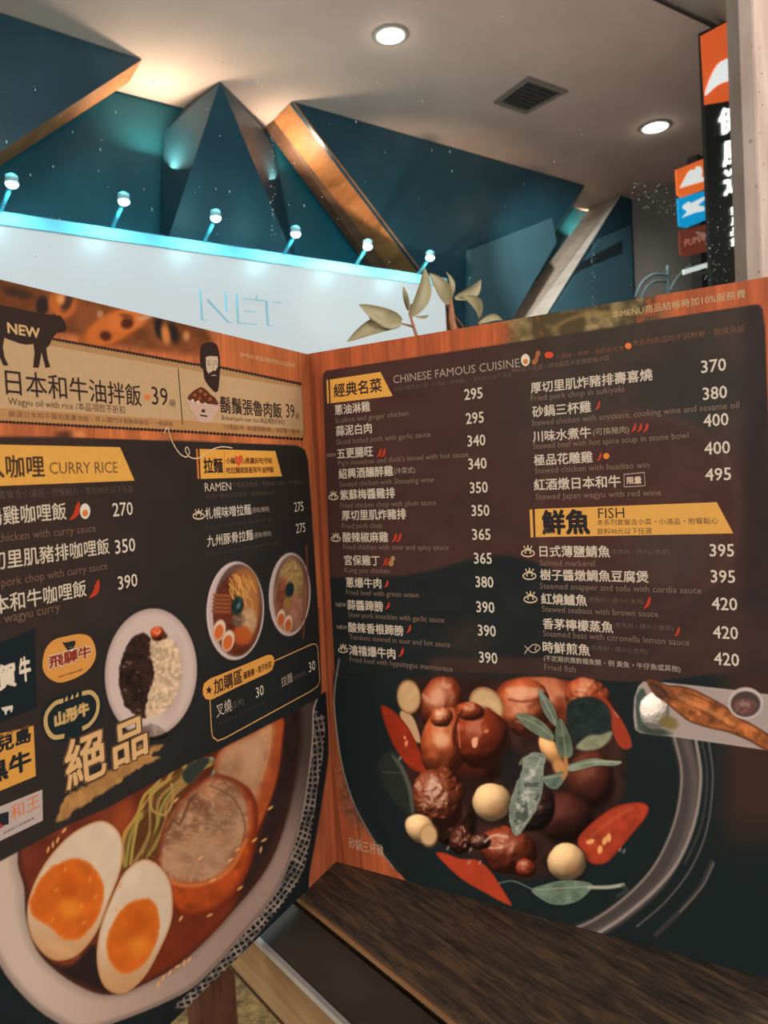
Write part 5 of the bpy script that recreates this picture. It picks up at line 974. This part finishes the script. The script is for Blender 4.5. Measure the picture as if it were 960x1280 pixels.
# downlights
DL = [(488, 43, 'round recessed ceiling light near the top centre'), (819, 158, 'round recessed ceiling light near the small logo signs')]
for px, py, lb in DL:
    c = on_z(px, py, CZ); t = thing('recessed_light', lb, 'ceiling light', (c.x, c.y, CZ - 0.02), 'recessed lights in the canopy')
    bm = bmesh.new(); ro, ri, n = 0.092, 0.074, 32
    if px > 700: ro, ri = 0.105, 0.086
    R1 = [[bm.verts.new(c + Vector((r * math.cos(2 * math.pi * k / n), r * math.sin(2 * math.pi * k / n), z))) for k in range(n)] for r, z in ((ro, -0.001), (ro, -0.008), (ri, -0.012), (ri * .96, 0.02))]
    for i in range(3):
        for k in range(n): bm.faces.new((R1[i][k], R1[i][(k + 1) % n], R1[i + 1][(k + 1) % n], R1[i + 1][k]))
    bm_obj('trim_ring', bm, mat('ring_white', (150, 144, 136), 0.4), t, True)
    bm = bmesh.new(); bmesh.ops.create_cone(bm, segments=28, radius1=ri * .95, radius2=ri * .95, depth=0.004, cap_ends=True, matrix=Matrix.Translation(c + Vector((0, 0, -0.008)))); bm_obj('diffuser', bm, mat('diffuser_glow', (255, 252, 244), 0.4, emit=3.2, emitc=(255, 250, 240)), t)
    point_light('recessed_light_glow', c + Vector((0, 0, -0.06)), 0.6, (1, .95, .85), 0.05)
    spot_light('recessed_light_beam', c + Vector((0, 0, -0.05)), (c.x, c.y, 0), 30, (1, .93, .82), 110, 0.8, 0.06)
# ceiling vent
V4 = [on_z(a, b, CZ - 0.002) for a, b in ((617, 127), (660, 95), (710, 113), (657, 141))]
vt = thing('ceiling_vent', 'square grey louvred vent in the canopy ceiling', 'vent', sum(V4, Vector()) / 4)
cc = sum(V4, Vector()) / 4; inn = [cc + (p - cc) * 0.82 for p in V4]
bm = bmesh.new()
for i in range(4):
    j = (i + 1) % 4; prism(bm, [V4[i], V4[j], inn[j], inn[i]], [q + Vector((0, 0, -0.012)) for q in (V4[i], V4[j], inn[j], inn[i])])
bm_obj('vent_frame', bm, mat('vent_metal', (120, 108, 98), 0.5), vt)
bm = bmesh.new(); prism(bm, [q + Vector((0, 0, -0.001)) for q in inn], [q + Vector((0, 0, -0.003)) for q in inn]); bm_obj('vent_backing', bm, mat('vent_dark', (66, 62, 60), 0.7), vt)
for k in range(7):
    f = (k + 0.5) / 7; a0 = inn[0].lerp(inn[1], f); b0 = inn[3].lerp(inn[2], f); dd = (inn[1] - inn[0]).normalized() * 0.012
    bm = bmesh.new(); prism(bm, [a0 - dd, b0 - dd, b0 + dd, a0 + dd], [q + Vector((0, 0, -0.008)) for q in (a0 - dd * .3, b0 - dd * .3, b0 + dd * 1.6, a0 + dd * 1.6)]); bm_obj('slat', bm, mat('vent_slat', (58, 54, 52), 0.6), vt)
# warm cove lamps tucked behind the panels
def cove(px, py, dy, dz, power, tgt, ang=150):
    p = on_z(px, py, CZ); l = spot_light('cove_light', (p.x, YB - dy, CZ - dz), tgt, power, (1, .86, .68), ang, 1.0, 0.04)
p1, p2, p3 = on_z(205, 112, CZ), on_z(345, 150, CZ), on_z(735, 250, CZ)
COVE = []
for p, dx, pw in COVE: spot_light('cove_light', (p.x, YB - 0.06, CZ - 0.42), (p.x + dx, YB - 1.1, CZ), pw, (1, .86, .68), 140, 0.9, 0.05)

# ------------------------------------------------------------------ blade signs at the right
def sign_box(name, label, pts, y, rgb, glow, group=None, depth=0.08, cat='sign'):
    """A sign box whose face is traced on a plane facing the window."""
    p = [on_y(a, b, y) for a, b in pts]; t = thing(name, label, cat, p[-1], group)
    bm = bmesh.new(); prism(bm, p, [q + Vector((0.0, depth, 0)) for q in p]); bm_obj('sign_face', bm, mat('face_%02x%02x%02x' % rgb, rgb, 0.4, 0.3, 0.02, 3, emit=glow, emitc=rgb), t); return t
def mark(t, name, pts, y, rgb, glow, smooth=False):
    P = curve(pts, True, 4) if smooth else pts; p = [on_y(a, b, y - 0.004) for a, b in P]; bm = bmesh.new(); prism(bm, p, [q + Vector((0, 0.003, 0)) for q in p])
    return bm_obj(name, bm, mat('mark_%02x%02x%02x' % rgb, rgb, 0.4, 0.3, 0.0, 3, emit=glow, emitc=rgb), t)
YG = 2.6
W1 = (222, 226, 222)
s = sign_box('logo_sign', 'small glowing orange sign box with white mark, top of the stack of three', [(846, 212), (883, 197), (886, 232), (886, 235), (853, 247), (848, 243)], YG, (226, 104, 44), 0.85, 'small stacked brand signs', 0.014)
mark(s, 'white_mark', [(850, 235), (860, 216), (864, 212), (868, 213), (871, 208), (876, 208), (878, 213), (877, 221), (881, 222), (881, 226)], YG, W1, 0.9)
s = sign_box('logo_sign', 'small glowing blue sign box with white mark, middle of the stack of three', [(848, 248), (885, 237), (889, 272), (860, 284), (850, 282)], YG, (12, 148, 204), 0.85, 'small stacked brand signs', 0.014)
mark(s, 'white_mark', [(853, 272), (860, 264), (854, 260), (854, 257), (861, 252), (864, 254), (880, 246), (882, 248), (872, 257), (880, 258), (881, 263), (868, 266)], YG, W1, 0.9)
s = sign_box('logo_sign', 'small brown-red sign box with faint lettering, bottom of the stack of three', [(850, 289), (888, 279), (889, 313), (858, 320), (851, 317)], YG, (132, 62, 46), 0.45, 'small stacked brand signs', 0.014)
mark(s, 'pale_cat_mark', [(869, 290), (873, 289), (877, 291), (880, 290), (882, 292), (882, 299), (880, 296), (877, 295), (873, 293)], YG, (170, 128, 112), 0.5)
def sign_text(t, body, pA, pB, h, y, rgb, glow, bold=0.03):
    me = glyphs(body, 0.0, 2); co = np.empty(len(me.vertices) * 3, np.float32); me.vertices.foreach_get('co', co); co = co.reshape(-1, 3)
    me = multiply(me, [co + np.array((math.cos(q), math.sin(q), 0)) * bold for q in (0.5, 2.1, 3.7, 5.3)]); co = np.concatenate([co + np.array((math.cos(q), math.sin(q), 0)) * bold for q in (0.5, 2.1, 3.7, 5.3)])
    a, b = on_y(*pA, y), on_y(*pB, y); fx = (co[:, 0] - co[:, 0].min()) / np.ptp(co[:, 0]); hz = on_y(pA[0], pA[1] - h, y).z - a.z; fy = (co[:, 1] - co[:, 1].min()) / np.ptp(co[:, 1])
    w_ = np.stack([a.x + (b.x - a.x) * fx, np.full(len(fx), y - 0.005), a.z + (b.z - a.z) * fx + hz * fy], -1); me.vertices.foreach_set('co', w_.astype(np.float32).ravel()); me.update()
    return link_obj('sign_lettering', me, mat('mark_%02x%02x%02x' % rgb, rgb, 0.4, 0.3, 0.0, 3, emit=glow, emitc=rgb), t)
sign_text(s, 'PUMA', (855, 309), (880, 301), 9, YG, (170, 128, 112), 0.5, 0.02)
s = sign_box('light_bar', 'short white glowing bar below the small logo signs', [(855, 337), (888, 327), (888, 333), (856, 343)], YG, (214, 222, 216), 0.8, None, 0.014)
# dark post carrying the small signs
for q in [o for o in bpy.data.objects if o.get('category') == 'sign' and o.name.split('.')[0] in ('logo_sign', 'light_bar')]:
    zc = [c for c in q.children if c.name.startswith('sign_face')][0].bound_box; zm = (zc[0][2] + zc[1][2]) / 2; xm = on_y(880, 300, YG + 0.05).x
    box('bracket', (xm - 0.02, YG + 0.0145, zm - 0.012), (xm + 0.02, YG + 0.0895, zm + 0.012), mat('post_dark', (70, 66, 64), 0.6), q)
p0, p1_ = on_y(870, 300, YG + 0.12), on_y(896, 300, YG + 0.12)
pst = box('sign_post', (p0.x, YG + 0.09, 0), (p1_.x, YG + 0.16, on_y(880, 200, YG + .12).z), mat('post_dark', (70, 66, 64), 0.6)); tag(pst, 'dark square post behind the small stacked signs', 'post')
YV = 2.2
vs = sign_box('tall_sign', 'tall black vertical sign with orange head and white characters beside the window post', [(877, 40), (930, 16), (945, 440), (893, 440)], YV, (42, 42, 40), 0.08, None, 0.02)
mark(vs, 'orange_head', [(876, 45), (930, 16), (935, 122), (881, 131)], YV, (218, 92, 42), 0.75)
mk = [on_y(a, b, YV - 0.010) for a, b in curve([(882, 119), (888, 98), (898, 80), (910, 73), (930, 66), (934, 100), (911, 101), (895, 108)], True, 4)]
bm = bmesh.new(); prism(bm, mk, [q + Vector((0, 0.003, 0)) for q in mk]); bm_obj('white_mark', bm, mat('mark_dee2de', W1, 0.4, 0.3, 0, 3, emit=.9, emitc=W1), vs)
for ch, x, y, h in (('健', 897, 171, 34), ('康', 902, 211, 36), ('運', 903, 247, 34)): sign_text(vs, ch, (x, y), (x + 34, y - 9), h, YV, W1, 0.9, 0.045)
for k, ch in enumerate('動用品館'): sign_text(vs, ch, (912, 270 + k * 13), (930, 266 + k * 13), 11, YV, W1, 0.9, 0.05)
# pale branching rack low in front of the wall
ra = thing('arched_rack', 'pale thin metal rack with curved arms seen above the menu edge', 'rack', on_y(835, 430, 3.3))
rm = mat('rack_pale', (120, 150, 156), 0.5)
for pts in ([(836, 470), (836, 400), (834, 332)], [(836, 366), (846, 348), (858, 336), (866, 330)], [(794, 372), (802, 354), (815, 344), (828, 343)], [(800, 380), (806, 362), (818, 352), (832, 352)], [(834, 345), (828, 343)]):
    bm = bmesh.new(); tube(bm, [on_y(a, b, 3.3) for a, b in curve(pts, False, 5)], 0.011, 8); bm_obj('rack_arm', bm, rm, ra, True)
gp = on_y(836, 470, 3.3); bm = bmesh.new(); tube(bm, [gp, Vector((gp.x, gp.y, 0.001))], 0.011, 8); bm_obj('rack_foot', bm, rm, ra, True)

# warm washers hidden low behind the panels, shining up through the gaps onto the ceiling
for xa, xb, dz, pw in ((1.62, 1.82, 0.42, 6.5), (2.42, 2.56, 0.36, 5), (5.45, 5.62, 0.36, 12)):
    area_light('wall_washer', ((xa + xb) / 2, YB - 0.08, CZ - dz), ((xa + xb) / 2, YB - 0.75, CZ + 0.7), (xb - xa, 0.06), pw, (1, .82, .60), 160)
spot_light('panel_fill_spot', (3.4, 2.7, 3.25), (5.0, 4.12, 2.5), 170, (1.0, 0.97, 0.92), 46, 0.8, 0.05)  # added bare spot that brightens the pale wooden side
spot_light('panel_fill_spot', (2.0, 3.3, 1.7), (3.2, 4.2, 2.6), 150, (1.0, 0.75, 0.5), 50, 0.8, 0.05)  # added bare spot that evens out the orange wooden side
